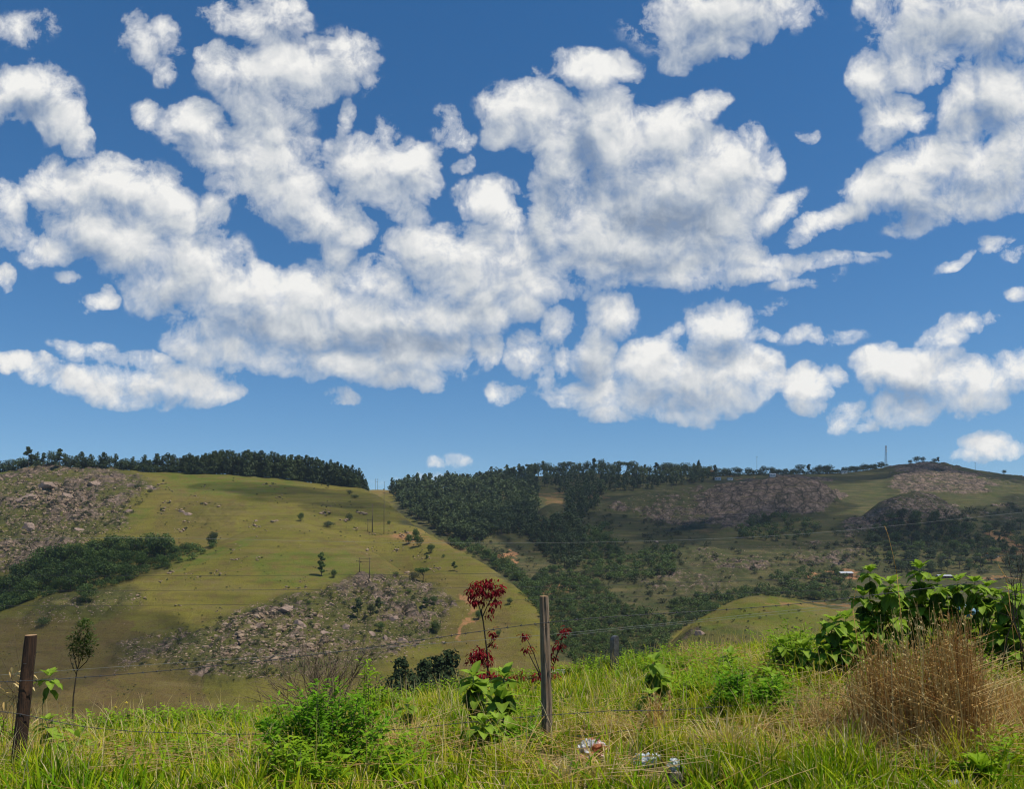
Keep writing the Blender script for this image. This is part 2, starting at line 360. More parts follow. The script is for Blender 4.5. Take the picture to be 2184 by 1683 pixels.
# ------------------------------------------------------------------ materials
def newmat(name):
    m = bpy.data.materials.new(name); m.use_nodes = True; N = NT(m.node_tree); N.n.clear()
    return m, N
def finish(N, color, rough=0.9, bump=None, bump_d=0.02, strength=1.0, trans=None, spec=0.2, tcol=None):
    b = N.new('ShaderNodeBsdfPrincipled'); N.put(b.inputs['Base Color'], color); N.put(b.inputs['Roughness'], rough)
    b.inputs['Specular IOR Level'].default_value = spec
    if bump is not None:
        bp = N.new('ShaderNodeBump'); bp.inputs['Distance'].default_value = bump_d; bp.inputs['Strength'].default_value = strength
        N.l.new(bump, bp.inputs['Height']); N.l.new(bp.outputs[0], b.inputs['Normal'])
    out = N.new('ShaderNodeOutputMaterial'); sh = b.outputs[0]
    if trans:
        t = N.new('ShaderNodeBsdfTranslucent'); N.put(t.inputs[0], tcol if tcol is not None else color)
        mx = N.new('ShaderNodeMixShader'); mx.inputs[0].default_value = trans
        N.l.new(sh, mx.inputs[1]); N.l.new(t.outputs[0], mx.inputs[2]); sh = mx.outputs[0]
    N.l.new(sh, out.inputs[0])
def geo_pos(N): return N.new('ShaderNodeNewGeometry').outputs['Position']
def obj_pos(N): return N.new('ShaderNodeTexCoord').outputs['Object']
def attr(N, name): return N.new('ShaderNodeAttribute', attribute_name=name)

def leaf_mat(name, dark, light, trans=0.35, var=0.25, ns=0.35, rough=0.6, spec=0.25):
    """leaves: tint picks between a dark and a light leaf colour, every plant differs a little"""
    m, N = newmat(name)
    t = attr(N, 'tint').outputs['Fac']
    nz = N.noise(geo_pos(N), ns, 3, 0.6)
    rnd = N.new('ShaderNodeObjectInfo').outputs['Random']
    f = N.math('ADD', N.math('ADD', t, N.math('MULTIPLY', N.math('SUBTRACT', nz, 0.5), 0.9)), N.math('MULTIPLY', N.math('SUBTRACT', rnd, 0.5), var * 2), clamp=True)
    c = N.mix(f, dark, light)
    finish(N, c, rough, trans=trans, spec=spec, tcol=N.mix(0.5, c, light))
    return m
def plain_mat(name, c1, c2, scale=8, rough=0.85, bump=0.3, dist=0.01, stretch=None, spec=0.2, detail=5):
    m, N = newmat(name)
    p = obj_pos(N)
    if stretch:
        mp = N.new('ShaderNodeMapping'); mp.inputs[3].default_value = stretch; N.l.new(p, mp.inputs[0]); p = mp.outputs[0]
    nz = N.noise(p, scale, detail, 0.65)
    finish(N, N.mix(N.maprange(nz, 0.3, 0.7), c1, c2), rough, nz, dist, bump, spec=spec)
    return m

def hill_material():
    m, N = newmat('hillside')
    p = geo_pos(N)
    a = attr(N, 'cover'); sp = N.new('ShaderNodeSeparateColor'); N.l.new(a.outputs['Color'], sp.inputs[0])
    rock, dry, dirt = sp.outputs
    lush = attr(N, 'lush').outputs['Fac']
    scrub = attr(N, 'scrub').outputs['Fac']; wild = attr(N, 'wild').outputs['Fac']
    n1 = N.noise(p, 0.02, 5, 0.6); n2 = N.noise(p, 0.11, 5, 0.65); n3_ = N.noise(p, 0.6, 4, 0.7); n4 = N.noise(p, 2.2, 3, 0.7)
    g = N.mix(N.maprange(n1, 0.35, 0.65), (0.124, 0.118, 0.021), (0.176, 0.150, 0.030))
    g = N.mix(N.math('MULTIPLY', N.maprange(n2, 0.46, 0.68), 0.75), g, (0.132, 0.092, 0.036))
    g = N.mix(N.math('MULTIPLY', lush, N.maprange(n2, 0.65, 0.35)), g, (0.082, 0.120, 0.018))
    g = N.mix(N.math('MULTIPLY', dry, N.maprange(n3_, 0.2, 0.6)), g, (0.125, 0.076, 0.036))
    g = N.mix(N.math('MULTIPLY', N.maprange(n3_, 0.55, 0.72), 0.6), g, (0.06, 0.062, 0.018))  # small dark specks: tussock shadows put into the grass colour
    sc = N.mix(N.maprange(n2, 0.35, 0.65), (0.050, 0.062, 0.022), (0.085, 0.072, 0.035))
    sc = N.mix(N.maprange(n3_, 0.5, 0.68), sc, (0.026, 0.042, 0.016))
    g = N.mix(N.math('MULTIPLY', N.math('MULTIPLY', N.maprange(wild, 0.02, 0.50), N.maprange(n2, .25, .55, .55, 1.0)), 0.9), g, N.mix(n3_, (0.028, 0.040, 0.014), (0.085, 0.084, 0.028)))
    g = N.mix(N.math('MULTIPLY', scrub, N.maprange(n1, 0.2, 0.5, 0.6, 1.0)), g, sc)
    d = N.mix(n3_, (0.30, 0.135, 0.06), (0.42, 0.22, 0.11))
    g = N.mix(N.math('MULTIPLY', dirt, N.maprange(n2, 0.30, 0.55)), g, d)
    r = N.mix(N.maprange(n2, 0.35, 0.65), (0.105, 0.076, 0.058), (0.250, 0.176, 0.134))
    r = N.mix(N.maprange(n4, 0.55, 0.75), r, (0.05, 0.045, 0.038))
    vp = N.vmath('ADD', p, N.vmath('SCALE', N.noise(p, .12, 3, .6, col=True), scale=9.0))
    vo = N.new('ShaderNodeTexVoronoi', feature='DISTANCE_TO_EDGE'); N.l.new(vp, vo.inputs['Vector']); vo.inputs['Scale'].default_value = .055
    vo2 = N.new('ShaderNodeTexVoronoi', feature='DISTANCE_TO_EDGE'); N.l.new(vp, vo2.inputs['Vector']); vo2.inputs['Scale'].default_value = .15
    crack = N.math('MINIMUM', N.maprange(vo.outputs[0], .0, .09), N.maprange(vo2.outputs[0], .0, .16, .35, 1.0))
    sv_ = N.new('ShaderNodeMapping'); sv_.inputs[3].default_value = (.22, .22, .02); N.l.new(p, sv_.inputs[0])
    streak = N.noise(sv_.outputs[0], 1.0, 4, .6)
    r = N.mix(N.math('MULTIPLY', N.maprange(streak, .48, .66), .55), r, (0.060, 0.052, 0.050))
    r = N.mix(N.math('MULTIPLY', N.maprange(streak, .46, .34), .45), r, (0.34, 0.26, 0.21))
    r = N.mix(crack, (0.022, 0.022, 0.016), r)
    rw = N.math('MULTIPLY', N.maprange(N.math('ADD', N.math('ADD', rock, N.math('MULTIPLY', N.math('SUBTRACT', n3_, 0.5), 1.5)), N.math('MULTIPLY', N.math('SUBTRACT', n2, 0.5), 1.6)), 0.56, 0.70), N.maprange(rock, 0.02, 0.1))
    c = N.mix(rw, g, r)
    h = N.math('ADD', N.math('MULTIPLY', n3_, 1.0), N.math('MULTIPLY', n4, 0.45))
    # cattle terraces: thin darker lines that follow the contours
    sp2 = N.new('ShaderNodeSeparateXYZ'); N.l.new(p, sp2.inputs[0]); cv = N.new('ShaderNodeCombineXYZ')
    N.l.new(N.math('MULTIPLY', sp2.outputs[0], .03), cv.inputs[0]); N.l.new(N.math('MULTIPLY', sp2.outputs[1], .02), cv.inputs[1]); N.l.new(N.math('MULTIPLY', sp2.outputs[2], .55), cv.inputs[2])
    ter = N.noise(cv.outputs[0], 1.0, 5, .62)
    c = N.mix(N.math('MULTIPLY', N.maprange(ter, .51, .64), .60), c, N.mix(.5, c, (0.045, 0.045, 0.014)))
    c = N.mix(N.math('MULTIPLY', N.maprange(ter, .47, .35), .45), c, (0.17, 0.135, 0.055))
    c = N.mix(N.math('MULTIPLY', N.maprange(n4, .56, .70), .45), c, N.mix(.25, c, (0.02, 0.03, 0.008), 'MIX'))
    finish(N, c, 0.95, h, 0.9, 0.9, spec=0.05)
    return m
M_hill = hill_material()

# ------------------------------------------------------------------ the hills: one height field, several ridges
def sheet(cols, U, Yg, fall=0.5, sig=6):
    us = sorted(cols); n = len(cols[us[0]])
    uu = np.array(us, float)
    ky = np.array([[k[0] for k in cols[u]] for u in us], float); kr = np.array([[k[1] for k in cols[u]] for u in us], float)
    KY = np.stack([np.interp(U, uu, ky[:, j]) for j in range(n)], 1); KR = np.stack([np.interp(U, uu, kr[:, j]) for j in range(n)], 1)
    KY = smooth1(KY, sig, 0); KR = smooth1(KR, sig, 0)
    Z = np.empty((len(U), len(Yg)))
    for i in range(len(U)):
        y = KY[i]; z = EYE + (VH - KR[i]) / F * y
        # cubic Hermite through the knots
        dz = np.diff(z) / np.diff(y); m = np.empty(n); m[0] = dz[0]; m[-1] = dz[-1] * 0.55
        for j in range(1, n - 1): m[j] = 0 if dz[j - 1] * dz[j] <= 0 else 2 * dz[j - 1] * dz[j] / (dz[j - 1] + dz[j])
        j = np.clip(np.searchsorted(y, Yg) - 1, 0, n - 2); h = y[j + 1] - y[j]; t = (Yg - y[j]) / h
        tt = np.clip(t, 0, 1)
        zz = (2 * tt ** 3 - 3 * tt ** 2 + 1) * z[j] + (tt ** 3 - 2 * tt ** 2 + tt) * h * m[j] + (-2 * tt ** 3 + 3 * tt ** 2) * z[j + 1] + (tt ** 3 - tt ** 2) * h * m[j + 1]
        lo = Yg < y[0]; zz[lo] = z[0] + (Yg[lo] - y[0]) * 0.35
        hi = Yg > y[-1]; dd = Yg[hi] - y[-1]
        zz[hi] = z[-1] + m[-1] * dd * np.exp(-dd / 18) - fall * np.clip(dd - 6, 0, None)
        Z[i] = zz
    return Z
U = np.arange(-420, 2620, 3.0)
Yg = np.concatenate([np.linspace(46, 200, 26), np.linspace(204, 800, 300), np.linspace(803, 1400, 200), np.linspace(1420, 2400, 14)])
LB = {-420: [(420,1430),(560,1205),(740,1008)], 0: [(430,1400),(560,1195),(740,1007)], 130: [(435,1370),(570,1170),(742,1003)], 250: [(440,1330),(580,1150),(745,1008)], 450: [(470,1250),(600,1110),(750,1010)],
      600: [(480,1230),(620,1092),(750,1022)], 700: [(450,1275),(590,1120),(748,1034)], 780: [(400,1350),(560,1160),(735,1042)], 815: [(380,1390),(540,1180),(710,1060)], 850: [(360,1420),(520,1200),(660,1094)], 890: [(350,1428),(490,1218),(620,1122)], 930: [(340,1432),(460,1235),(580,1148)],
      1000: [(320,1450),(410,1295),(510,1188)], 1060: [(315,1460),(390,1325),(470,1224)], 1100: [(310,1470),(370,1352),(440,1256)], 1150: [(300,1480),(340,1393),(400,1308)], 1200: [(295,1500),(325,1430),(370,1362)], 1240: [(290,1520),(310,1462),(340,1410)],
      1300: [(280,1600),(290,1552),(310,1490)], 1400: [(270,1700),(280,1690),(290,1680)], 2620: [(270,1900),(280,1890),(290,1880)]}
LF = {-420: [(250,1640),(320,1500),(380,1420)], -200: [(250,1630),(330,1480),(390,1370)], 0: [(250,1620),(340,1450),(420,1316)], 77: [(250,1615),(345,1430),(440,1271)], 154: [(250,1610),(350,1410),(450,1256)], 220: [(250,1605),(355,1395),(460,1242)], 282: [(250,1600),(360,1380),(470,1223)],
      364: [(250,1600),(365,1360),(490,1195)], 435: [(250,1600),(370,1345),(510,1172)], 512: [(250,1600),(380,1320),(540,1138)], 600: [(250,1600),(390,1300),(575,1106)], 700: [(250,1600),(390,1300),(560,1130)], 800: [(250,1600),(370,1335),(520,1178)], 900: [(250,1600),(340,1400),(460,1246)],
      1000: [(250,1605),(310,1460),(400,1310)], 1100: [(250,1615),(290,1510),(350,1400)], 1200: [(240,1650),(270,1560),(300,1500)], 1300: [(230,1750),(240,1730),(250,1720)], 2620: [(230,1900),(240,1890),(250,1880)]}
BK = {-420: [(500,1600),(700,1400),(950,1200),(1200,1100)], 600: [(500,1600),(700,1400),(950,1200),(1200,1090)], 760: [(480,1560),(680,1300),(900,1110),(1150,1047)], 860: [(460,1530),(660,1260),(860,1105),(1150,1046)], 950: [(450,1500),(650,1250),(860,1105),(1180,1040)], 1050: [(440,1480),(640,1245),(860,1100),(1220,1026)],
      1150: [(440,1470),(650,1240),(880,1105),(1240,1014)], 1260: [(430,1465),(650,1232),(900,1108),(1250,1010)], 1400: [(430,1462),(660,1225),(930,1105),(1260,1014)], 1500: [(430,1460),(670,1215),(950,1090),(1260,1014)], 1700: [(430,1450),(680,1200),(950,1080),(1260,1010)],
      1800: [(430,1440),(680,1200),(950,1075),(1260,1008)], 1890: [(430,1430),(680,1200),(950,1078),(1250,997)], 1940: [(430,1430),(680,1200),(960,1075),(1230,989)], 1990: [(430,1430),(680,1200),(960,1074),(1220,987)], 2040: [(430,1430),(680,1200),(960,1074),(1220,995)], 2110: [(430,1430),(680,1200),(960,1072),(1220,1009)], 2183: [(430,1430),(680,1200),(960,1076),(1220,1022)], 2620: [(430,1430),(680,1220),(960,1110),(1220,1080)]}
def low(u): return [(800,1400),(860,1350),(900,1300)]
MR = {-420: low(0), 1120: low(0), 1180: [(800,1230),(880,1190),(930,1150)], 1260: [(800,1200),(900,1140),(980,1086)], 1330: [(800,1190),(900,1130),(990,1063)], 1420: [(800,1185),(900,1125),(1000,1042)], 1500: [(800,1180),(900,1125),(1000,1040)], 1600: [(800,1175),(890,1118),(960,1032)],
      1680: [(800,1172),(890,1112),(950,1023)], 1750: [(800,1172),(890,1112),(950,1034)], 1785: [(800,1180),(880,1130),(940,1060)], 1830: [(800,1220),(860,1180),(920,1120)], 1900: low(0), 2620: low(0)}
NK = {-420: low(0), 1750: low(0), 1800: [(720,1230),(800,1180),(860,1135)], 1850: [(720,1210),(800,1155),(870,1090)], 1900: [(720,1200),(800,1140),(880,1064)], 1950: [(720,1195),(800,1132),(885,1052)], 2000: [(720,1195),(800,1135),(880,1062)], 2050: [(720,1200),(800,1145),(870,1092)],
      2110: [(720,1210),(790,1170),(850,1128)], 2180: low(0), 2620: low(0)}
BM = {-420: low(0), 1090: low(0), 1130: [(700,1215),(780,1150),(850,1096)], 1165: [(700,1205),(780,1140),(860,1072)], 1200: [(700,1205),(780,1140),(860,1072)], 1240: [(700,1215),(780,1150),(850,1092)], 1280: low(0), 2620: low(0)}
DK = {-420: [(110,1900),(150,1880),(190,1860)], 1300: [(110,1700),(150,1640),(200,1590)], 1360: [(110,1640),(150,1560),(220,1470)], 1420: [(110,1610),(150,1510),(235,1384)], 1480: [(110,1600),(160,1480),(250,1330)], 1540: [(110,1600),(165,1460),(262,1298)], 1600: [(110,1600),(170,1440),(272,1272)], 1640: [(110,1600),(172,1435),(278,1270)],
      1720: [(110,1600),(180,1430),(285,1286)], 1820: [(110,1590),(190,1420),(300,1300)], 1950: [(110,1580),(200,1400),(320,1285)], 2100: [(110,1560),(220,1370),(360,1255)], 2183: [(110,1550),(230,1350),(380,1240)], 2620: [(110,1520),(240,1320),(400,1200)]}
Zs = [sheet(c, U, Yg, fall=f) for c, f in ((LB, .42), (LF, .55), (BK, .35), (MR, .35), (NK, .3), (BM, .35), (DK, .4))]
Z = np.maximum.reduce(Zs)
slope = np.broadcast_to(-16 - (Yg - 46) * 0.42, Z.shape)
Z = np.maximum(Z, np.maximum(slope, -150))
X = (U[:, None] - CU) / F * Yg[None]; YY = np.broadcast_to(Yg[None], Z.shape)
ROW = VH - (Z - EYE) / YY * F; UU = np.broadcast_to(U[:, None], Z.shape)

ROCKY = [
 ([(-60,1040),(40,1010),(130,996),(215,1008),(290,1020),(345,1040),(300,1062),(262,1098),(285,1130),(215,1140),(170,1170),(90,1200),(-60,1240)], .54),
 ([(60,1040),(125,1030),(170,1060),(165,1090),(90,1100),(40,1080)], .25),
 ([(440,1345),(500,1300),(560,1280),(640,1268),(700,1250),(765,1232),(850,1222),(925,1250),(965,1300),(950,1355),(905,1390),(840,1410),(720,1440),(590,1450),(460,1440),(390,1425),(300,1400),(250,1370),(330,1352)], .52),
 ([(500,1300),(640,1290),(720,1330),(700,1400),(560,1420),(420,1390)], .22),
 ([(20,1318),(80,1276),(170,1258),(270,1258),(320,1285),(250,1312),(110,1330),(40,1345)], .55),
 ([(260,1395),(330,1370),(380,1372),(330,1420),(230,1440)], .5),
 ([(340,1085),(440,1060),(560,1070),(520,1120),(380,1130)], .12),
 ([(1530,1042),(1600,1030),(1690,1018),(1765,1034),(1790,1062),(1735,1092),(1650,1100),(1590,1118),(1510,1122),(1470,1090)], 1.0),
 ([(1255,1090),(1330,1062),(1450,1038),(1530,1044),(1500,1110),(1430,1140),(1360,1100)], .5),
 ([(1400,1090),(1500,1080),(1560,1120),(1480,1150),(1400,1145)], .2),
 ([(1870,1085),(1900,1062),(1950,1050),(2010,1064),(2055,1092),(2075,1112),(1960,1118),(1870,1135),(1800,1150),(1830,1105)], .74),
 ([(1880,1020),(1915,996),(1985,985),(2050,998),(2100,1020),(2120,1045),(2060,1052),(1980,1052),(1910,1046)], .80),
 ([(2080,1010),(2183,1020),(2183,1060),(2110,1045)], .45),
 ([(1540,1190),(1650,1155),(1800,1150),(1880,1150),(1820,1200),(1700,1225),(1560,1235)], .5),
 ([(1420,1190),(1520,1170),(1600,1200),(1560,1260),(1440,1290),(1380,1250)], .36),
 ([(2090,1075),(2183,1065),(2183,1120),(2110,1110)], .42),
 ([(1478,1348),(1500,1335),(1520,1345),(1500,1375),(1470,1385)], .5),
 ([(1150,1100),(1250,1090),(1260,1120),(1180,1130)], .3),
]
DRYP = [([(0,1330),(300,1330),(430,1420),(500,1560),(-50,1560),(-50,1340)], .75), ([(700,1150),(860,1190),(1000,1250),(1120,1360),(1180,1430),(960,1420),(930,1300),(800,1210)], .45), ([(1140,1085),(1240,1080),(1250,1110),(1160,1115)], .8), ([(330,1040),(560,1060),(480,1150),(330,1180)], .3),
        ([(215,1400),(275,1400),(285,1420),(270,1490),(215,1500),(205,1450)], .95), ([(1110,1180),(1180,1170),(1240,1220),(1150,1260)], .6), ([(1050,1150),(1120,1150),(1130,1200),(1070,1190)], .8)]
LUSH = [([(300,1000),(620,1005),(640,1040),(380,1060)], .8), ([(560,1180),(820,1180),(860,1220),(700,1245),(560,1230)], .7), ([(230,1110),(330,1090),(300,1130),(240,1140)], .8), ([(330,1215),(520,1140),(560,1150),(380,1220)], .9), ([(1480,1330),(1640,1268),(1800,1310),(1700,1420),(1440,1420)], .75),
        ([(1790,1040),(1900,1020),(1900,1060),(1820,1080)], .6), ([(0,1005),(110,1000),(60,1025),(0,1040)], .9)]
SCRUB = [([(840,1030),(1130,1000),(1800,1000),(2183,1000),(2300,1100),(2300,1290),(1800,1290),(1600,1270),(1450,1340),(1400,1420),(1230,1420),(1130,1300),(1010,1190),(870,1110)], .95), ([(560,1040),(780,1050),(850,1100),(700,1080)], .25), ([(1380,1440),(1480,1340),(1600,1330),(1700,1420)], .5)]
DIRT = [([(985,1300),(995,1300),(1003,1330),(1005,1372),(996,1372),(998,1335)], 1), ([(960,1275),(975,1278),(996,1310),(988,1310)], .7), ([(830,1140),(905,1130),(905,1142),(850,1152)], .45), ([(1068,1178),(1082,1168),(1098,1172),(1104,1182),(1090,1186)], 1.3), ([(1752,1228),(1800,1218),(1840,1230),(1830,1240),(1760,1236)], 1.3),
        ([(1150,1250),(1240,1236),(1250,1244),(1160,1258)], .5), ([(1240,1040),(1300,1045),(1270,1060),(1200,1055)], .4), ([(1145,1050),(1185,1040),(1200,1062),(1150,1066)], .35), ([(1590,1010),(1600,1010),(1594,1028),(1586,1028)], .9), ([(2070,1180),(2130,1175),(2150,1200),(2080,1200)], .5), ([(2130,1140),(2183,1140),(2183,1190),(2150,1190)], .6),
        ([(1640,1291),(1760,1283),(1830,1288),(1820,1293),(1700,1296)], .45), ([(1390,1070),(1480,1130),(1510,1150),(1470,1145),(1400,1110)], .15), ([(2100,1230),(2200,1232),(2200,1236),(2100,1235)], .8), ([(780,1040),(850,1045),(850,1062),(800,1056)], .3), ([(800,1140),(860,1135),(1000,1170),(990,1180),(850,1160)], .25)]
ju = UU + fbm(X / 14, YY / 14, 4, 40) * 50 + fbm(X / 60, YY / 60, 2, 41) * 90; jv = ROW + fbm(X / 14 + 50, YY / 14, 4, 60) * 30 + fbm(X / 60, YY / 60, 2, 61) * 34
def mask(polys):
    m = np.zeros(Z.shape)
    for p, w_ in polys: m = np.maximum(m, inpoly(ju, jv, p) * w_) if w_ > 0.3 else m + inpoly(ju, jv, p) * w_
    return m
rockm, drym, lushm, scrubm, dirtm = mask(ROCKY), mask(DRYP), mask(LUSH), mask(SCRUB), mask(DIRT)
rs = np.clip(smooth1(smooth1(rockm, 2.2, 0), 1.6, 1), 0, 1); cliff = smooth1(smooth1(mask([ROCKY[7], ROCKY[11], ROCKY[10]]), 1.5, 0), 1.2, 1); rs = np.maximum(np.clip(rs * (1 + 2.4 * fbm(X / 26, YY / 26, 3, 44)), 0, 1) * (rs > .01), cliff * .95)
relief = fbm(X / 70, YY / 70, 4, 1) * 5 + fbm(X / 16, YY / 16, 3, 7) * 1.0
bould = domes(X / 9, YY / 11, 2) * 3.0 + domes(X / 4.2, YY / 5, 3) * 1.5 + fbm(X / 5, YY / 5, 3, 21) * 1.4
strata = np.abs(((X * 0.25 + YY * 0.55 + Z * 0.9) / 7 + fbm(X / 20, YY / 20, 3, 33) * 2) % 1 - 0.5) * 2.4
fade = np.clip((YY - 120) / 200, 0.1, 1)
Zt = Z + relief * fade + 1.5 * rs ** 0.7 * bould * fade * (1 - .75 * cliff) + cliff * (strata * 1.3 + 2.2 * domes(X / 22, YY / 16, 12))
ROWT = VH - (Zt - EYE) / YY * F

def grid_quads(nu, nv):
    i = np.arange(nu - 1)[:, None] * nv; j = np.arange(nv - 1)[None]
    return np.stack([i + j, i + nv + j, i + nv + j + 1, i + j + 1], -1).reshape(-1, 4)
mb = MB(); mb.add(np.stack([X, YY, Zt], -1), grid_quads(len(U), len(Yg)))
me = mb.mesh('hills', M_hill)
ca = me.color_attributes.new('cover', 'FLOAT_COLOR', 'POINT')
ca.data.foreach_set('color', np.stack([rs, np.clip(drym, 0, 1), np.clip(dirtm, 0, 1), np.ones_like(rs)], -1).astype(np.float32).ravel())
for nm, arr in (('lush', lushm), ('scrub', scrubm), ('wild', smooth1(smooth1(rockm, 5, 0), 4, 1))):
    at = me.attributes.new(nm, 'FLOAT', 'POINT'); at.data.foreach_set('value', smooth1(np.clip(arr, 0, 1), 2, 0).astype(np.float32).ravel())
tag(link('hills', me), kind='structure')

YMIN = 150
def hit(u, v, ymin=YMIN):
    """where the line of sight through (u, v) first meets the hills"""
    i = (u - U[0]) / 3.0; i0 = int(np.clip(math.floor(i), 0, len(U) - 2)); f = min(max(i - i0, 0), 1)
    z = Zt[i0] * (1 - f) + Zt[i0 + 1] * f
    row = VH - (z - EYE) / Yg * F
    k = np.where((row <= v) & (Yg >= ymin))[0]
    if not len(k): k = [np.argmin(np.where(Yg >= ymin, row, 1e9))]      # above the ridge: the ridge itself
    k = k[0]
    if k > 0 and row[k - 1] > v and row[k] <= v:
        t = (row[k - 1] - v) / (row[k - 1] - row[k]); y = Yg[k - 1] + t * (Yg[k] - Yg[k - 1]); zz = z[k - 1] + t * (z[k] - z[k - 1])
    else: y, zz = Yg[k], z[k]
    return np.array(((u - CU) / F * y, y, zz))
def zt(x, y):
    u = CU + x / y * F; i = min(max((u - U[0]) / 3.0, 0), len(U) - 2.001); i0 = int(i); f = i - i0
    return float(np.interp(y, Yg, Zt[i0]) * (1 - f) + np.interp(y, Yg, Zt[i0 + 1]) * f)

# ------------------------------------------------------------------ near ground: the verge above the valley
GU = [-600, 0, 500, 1000, 1300, 1600, 2000, 2183, 2800]
GT = {0.5: [0, 0, 0, 0, 0, 0, 0, 0, 0], 5: [-.06, -.04, 0, 0, 0, .02, .04, .04, .06], 6.5: [-.35, -.3, -.22, -.14, -.06, .06, .16, .18, .2], 8: [-.6, -.52, -.45, -.34, -.2, .05, .30, .34, .36],
      9: [-.85, -.78, -.66, -.46, -.3, .0, .32, .36, .4], 10.5: [-1.6, -1.5, -1.05, -.62, -.45, -.12, .2, .3, .34], 12: [-2.6, -2.4, -1.7, -.85, -.6, -.25, -.05, .1, .2], 14: [-4, -3.8, -3, -1.6, -.85, -.45, -.6, -.5, -.4], 16: [-5.4, -5.2, -4.4, -2.8, -1.7, -1.2, -1.5, -1.5, -1.4], 20: [-8, -7.8, -7, -5.4, -4.4, -3.6, -4, -4, -4], 60: [-34] * 9}
gy = np.array(sorted(GT)); gz = np.array([GT[k] for k in gy])
def ground(x, y):
    x = np.asarray(x, float); y = np.asarray(y, float)
    yy = np.clip(y, 0.5, 60); u = np.clip(CU + x / np.maximum(yy, 2.5) * F, -600, 2800)
    rows = np.stack([np.interp(u, GU, r) for r in gz], -1)
    k = np.clip(np.searchsorted(gy, yy) - 1, 0, len(gy) - 2); t = (yy - gy[k]) / (gy[k + 1] - gy[k])
    a = np.take_along_axis(rows, k[..., None], -1)[..., 0]; b = np.take_along_axis(rows, (k + 1)[..., None], -1)[..., 0]
    return a + (b - a) * t + fbm(x / 1.3, y / 1.3, 3, 90) * 0.14 + fbm(x / 0.3, y / 0.3, 2, 95) * 0.03
def gpos(u, v, dv=0):
    """the point of the verge seen at (u, v)"""
    ys = np.linspace(3.5, 24, 900); xs = (u - CU) / F * ys
    row = VH - (ground(xs, ys) - EYE) / ys * F
    k = np.where(row <= v)[0]; k = k[0] if len(k) else int(np.argmin(row))
    return np.array((xs[k], ys[k], ground(xs[k], ys[k])))
def gat(u, Y): x = (u - CU) / F * Y; return np.array((x, Y, float(ground(x, Y))))
m, N = newmat('soil')
p_ = geo_pos(N); a1 = N.noise(p_, 2.5, 5, 0.6); a2 = N.noise(p_, 18, 5, 0.7)
finish(N, N.mix(N.maprange(a2, .4, .65), N.mix(N.maprange(a1, .35, .65), (0.07, 0.075, 0.02), (0.15, 0.10, 0.045)), (0.22, 0.17, 0.075)), 0.95, a2, 0.03, 1.0, spec=0.1)
M_soil = m
gx = np.concatenate([np.linspace(-60, -16, 30), np.linspace(-15, 15, 260), np.linspace(16, 60, 30)]); gyy = np.concatenate([np.linspace(-40, 1, 24), np.linspace(1.3, 20, 190), np.linspace(20.5, 58, 40)])
GX, GY = np.meshgrid(gx, gyy, indexing='ij'); GZ = ground(GX, GY); GZ = np.where(GY < 0.5, fbm(GX / 3, GY / 3, 3, 91) * .1, GZ)
mb = MB(); mb.add(np.stack([GX, GY, GZ], -1), grid_quads(len(gx), len(gyy)))
tag(mb.build('ground', M_soil), kind='structure')

# ------------------------------------------------------------------ trees
# stone clusters in the pasture: column, row, spread, how many, size, what they lie beside
CL = [(384,1088,8,4,5,'above the large brown boulder on the left pasture'),(345,1036,12,5,6,'at the lower right end of the rocky left hilltop'),(370,1048,6,3,4,'just right of the rocky left hilltop'),(435,1037,5,3,4,'high on the bright top pasture'),(417,1057,5,3,5,'beside a small bush on the top pasture'),(433,1075,14,6,4.5,'in the scattered group under the top pasture bush'),(465,1077,10,5,4.5,'at the right of the top pasture group'),(350,1090,10,5,5,'left of the large brown boulder'),(356,1072,10,6,4,'up left of the large brown boulder'),(383,1131,14,8,5,'in the dense heap in the middle of left pasture'),(395,1112,8,4,5,'just below the large brown boulder'),
 (495,1171,12,5,5,'near the end of the gully'),(502,1196,12,7,4.5,'halfway between the gully and the lone tree'),(545,1128,20,9,5.5,'in the long heap at mid hill'),(550,1192,12,7,4.5,'in the small heap right of the gully'),(415,1232,14,7,4,'low on the near spur pasture'),(463,1224,12,8,4,'left of the long wire on the near spur'),(360,1222,8,3,6,'on the crest of the near spur'),(295,1222,5,2,7,'on the spur by the round gully tree'),(646,1252,14,6,5,'below the lone slender tree'),(612,1256,8,3,5,'left below the lone slender tree'),(580,1114,6,2,7,'left of the umbrella-shaped tree'),(694,1095,14,7,5,'right of the umbrella-shaped tree'),(690,1097,8,3,6,'above the low dark thicket'),
 (737,1112,10,6,7,'under the dark bush at mid hill'),(773,1092,10,5,7,'near the foot of the tall poles'),(755,1130,6,3,4,'below the dark bush at mid hill'),(800,1140,8,4,5,'around the feet of the twin poles'),(863,1142,14,12,6,'in the pale heap on the right flank'),(790,1175,10,6,6,'at the edge of the bare orange patch'),(845,1170,16,8,4.5,'right of the bare orange patch'),(833,1195,5,2,5,'below the bare orange patch'),(895,1192,16,8,5,'around the upright bush on the right flank'),(930,1214,14,8,5,'on the lower right flank'),(788,1238,14,10,6,'at the very top of the rocky outcrop'),(872,1222,10,4,8,'left of the bright leaning tree'),(905,1250,12,6,6,'right of the bright leaning tree'),
 (210,1290,16,7,4,'on the bare slope of the near spur'),(300,1275,14,7,5,'below the near spur crest'),(345,1240,8,4,4,'high on the near spur'),(380,1293,8,3,4,'low on the brown spur slope'),(470,1300,14,6,4,'left of the rocky outcrop'),(590,1062,10,4,4,'high on the shaded slope'),(560,1035,12,5,4,'below the plantation edge'),(700,1075,20,8,4,'on the shaded slope near the poles'),(1010,1395,10,6,6,'below the footpath'),(948,1372,8,5,5,'beside the footpath foot')]
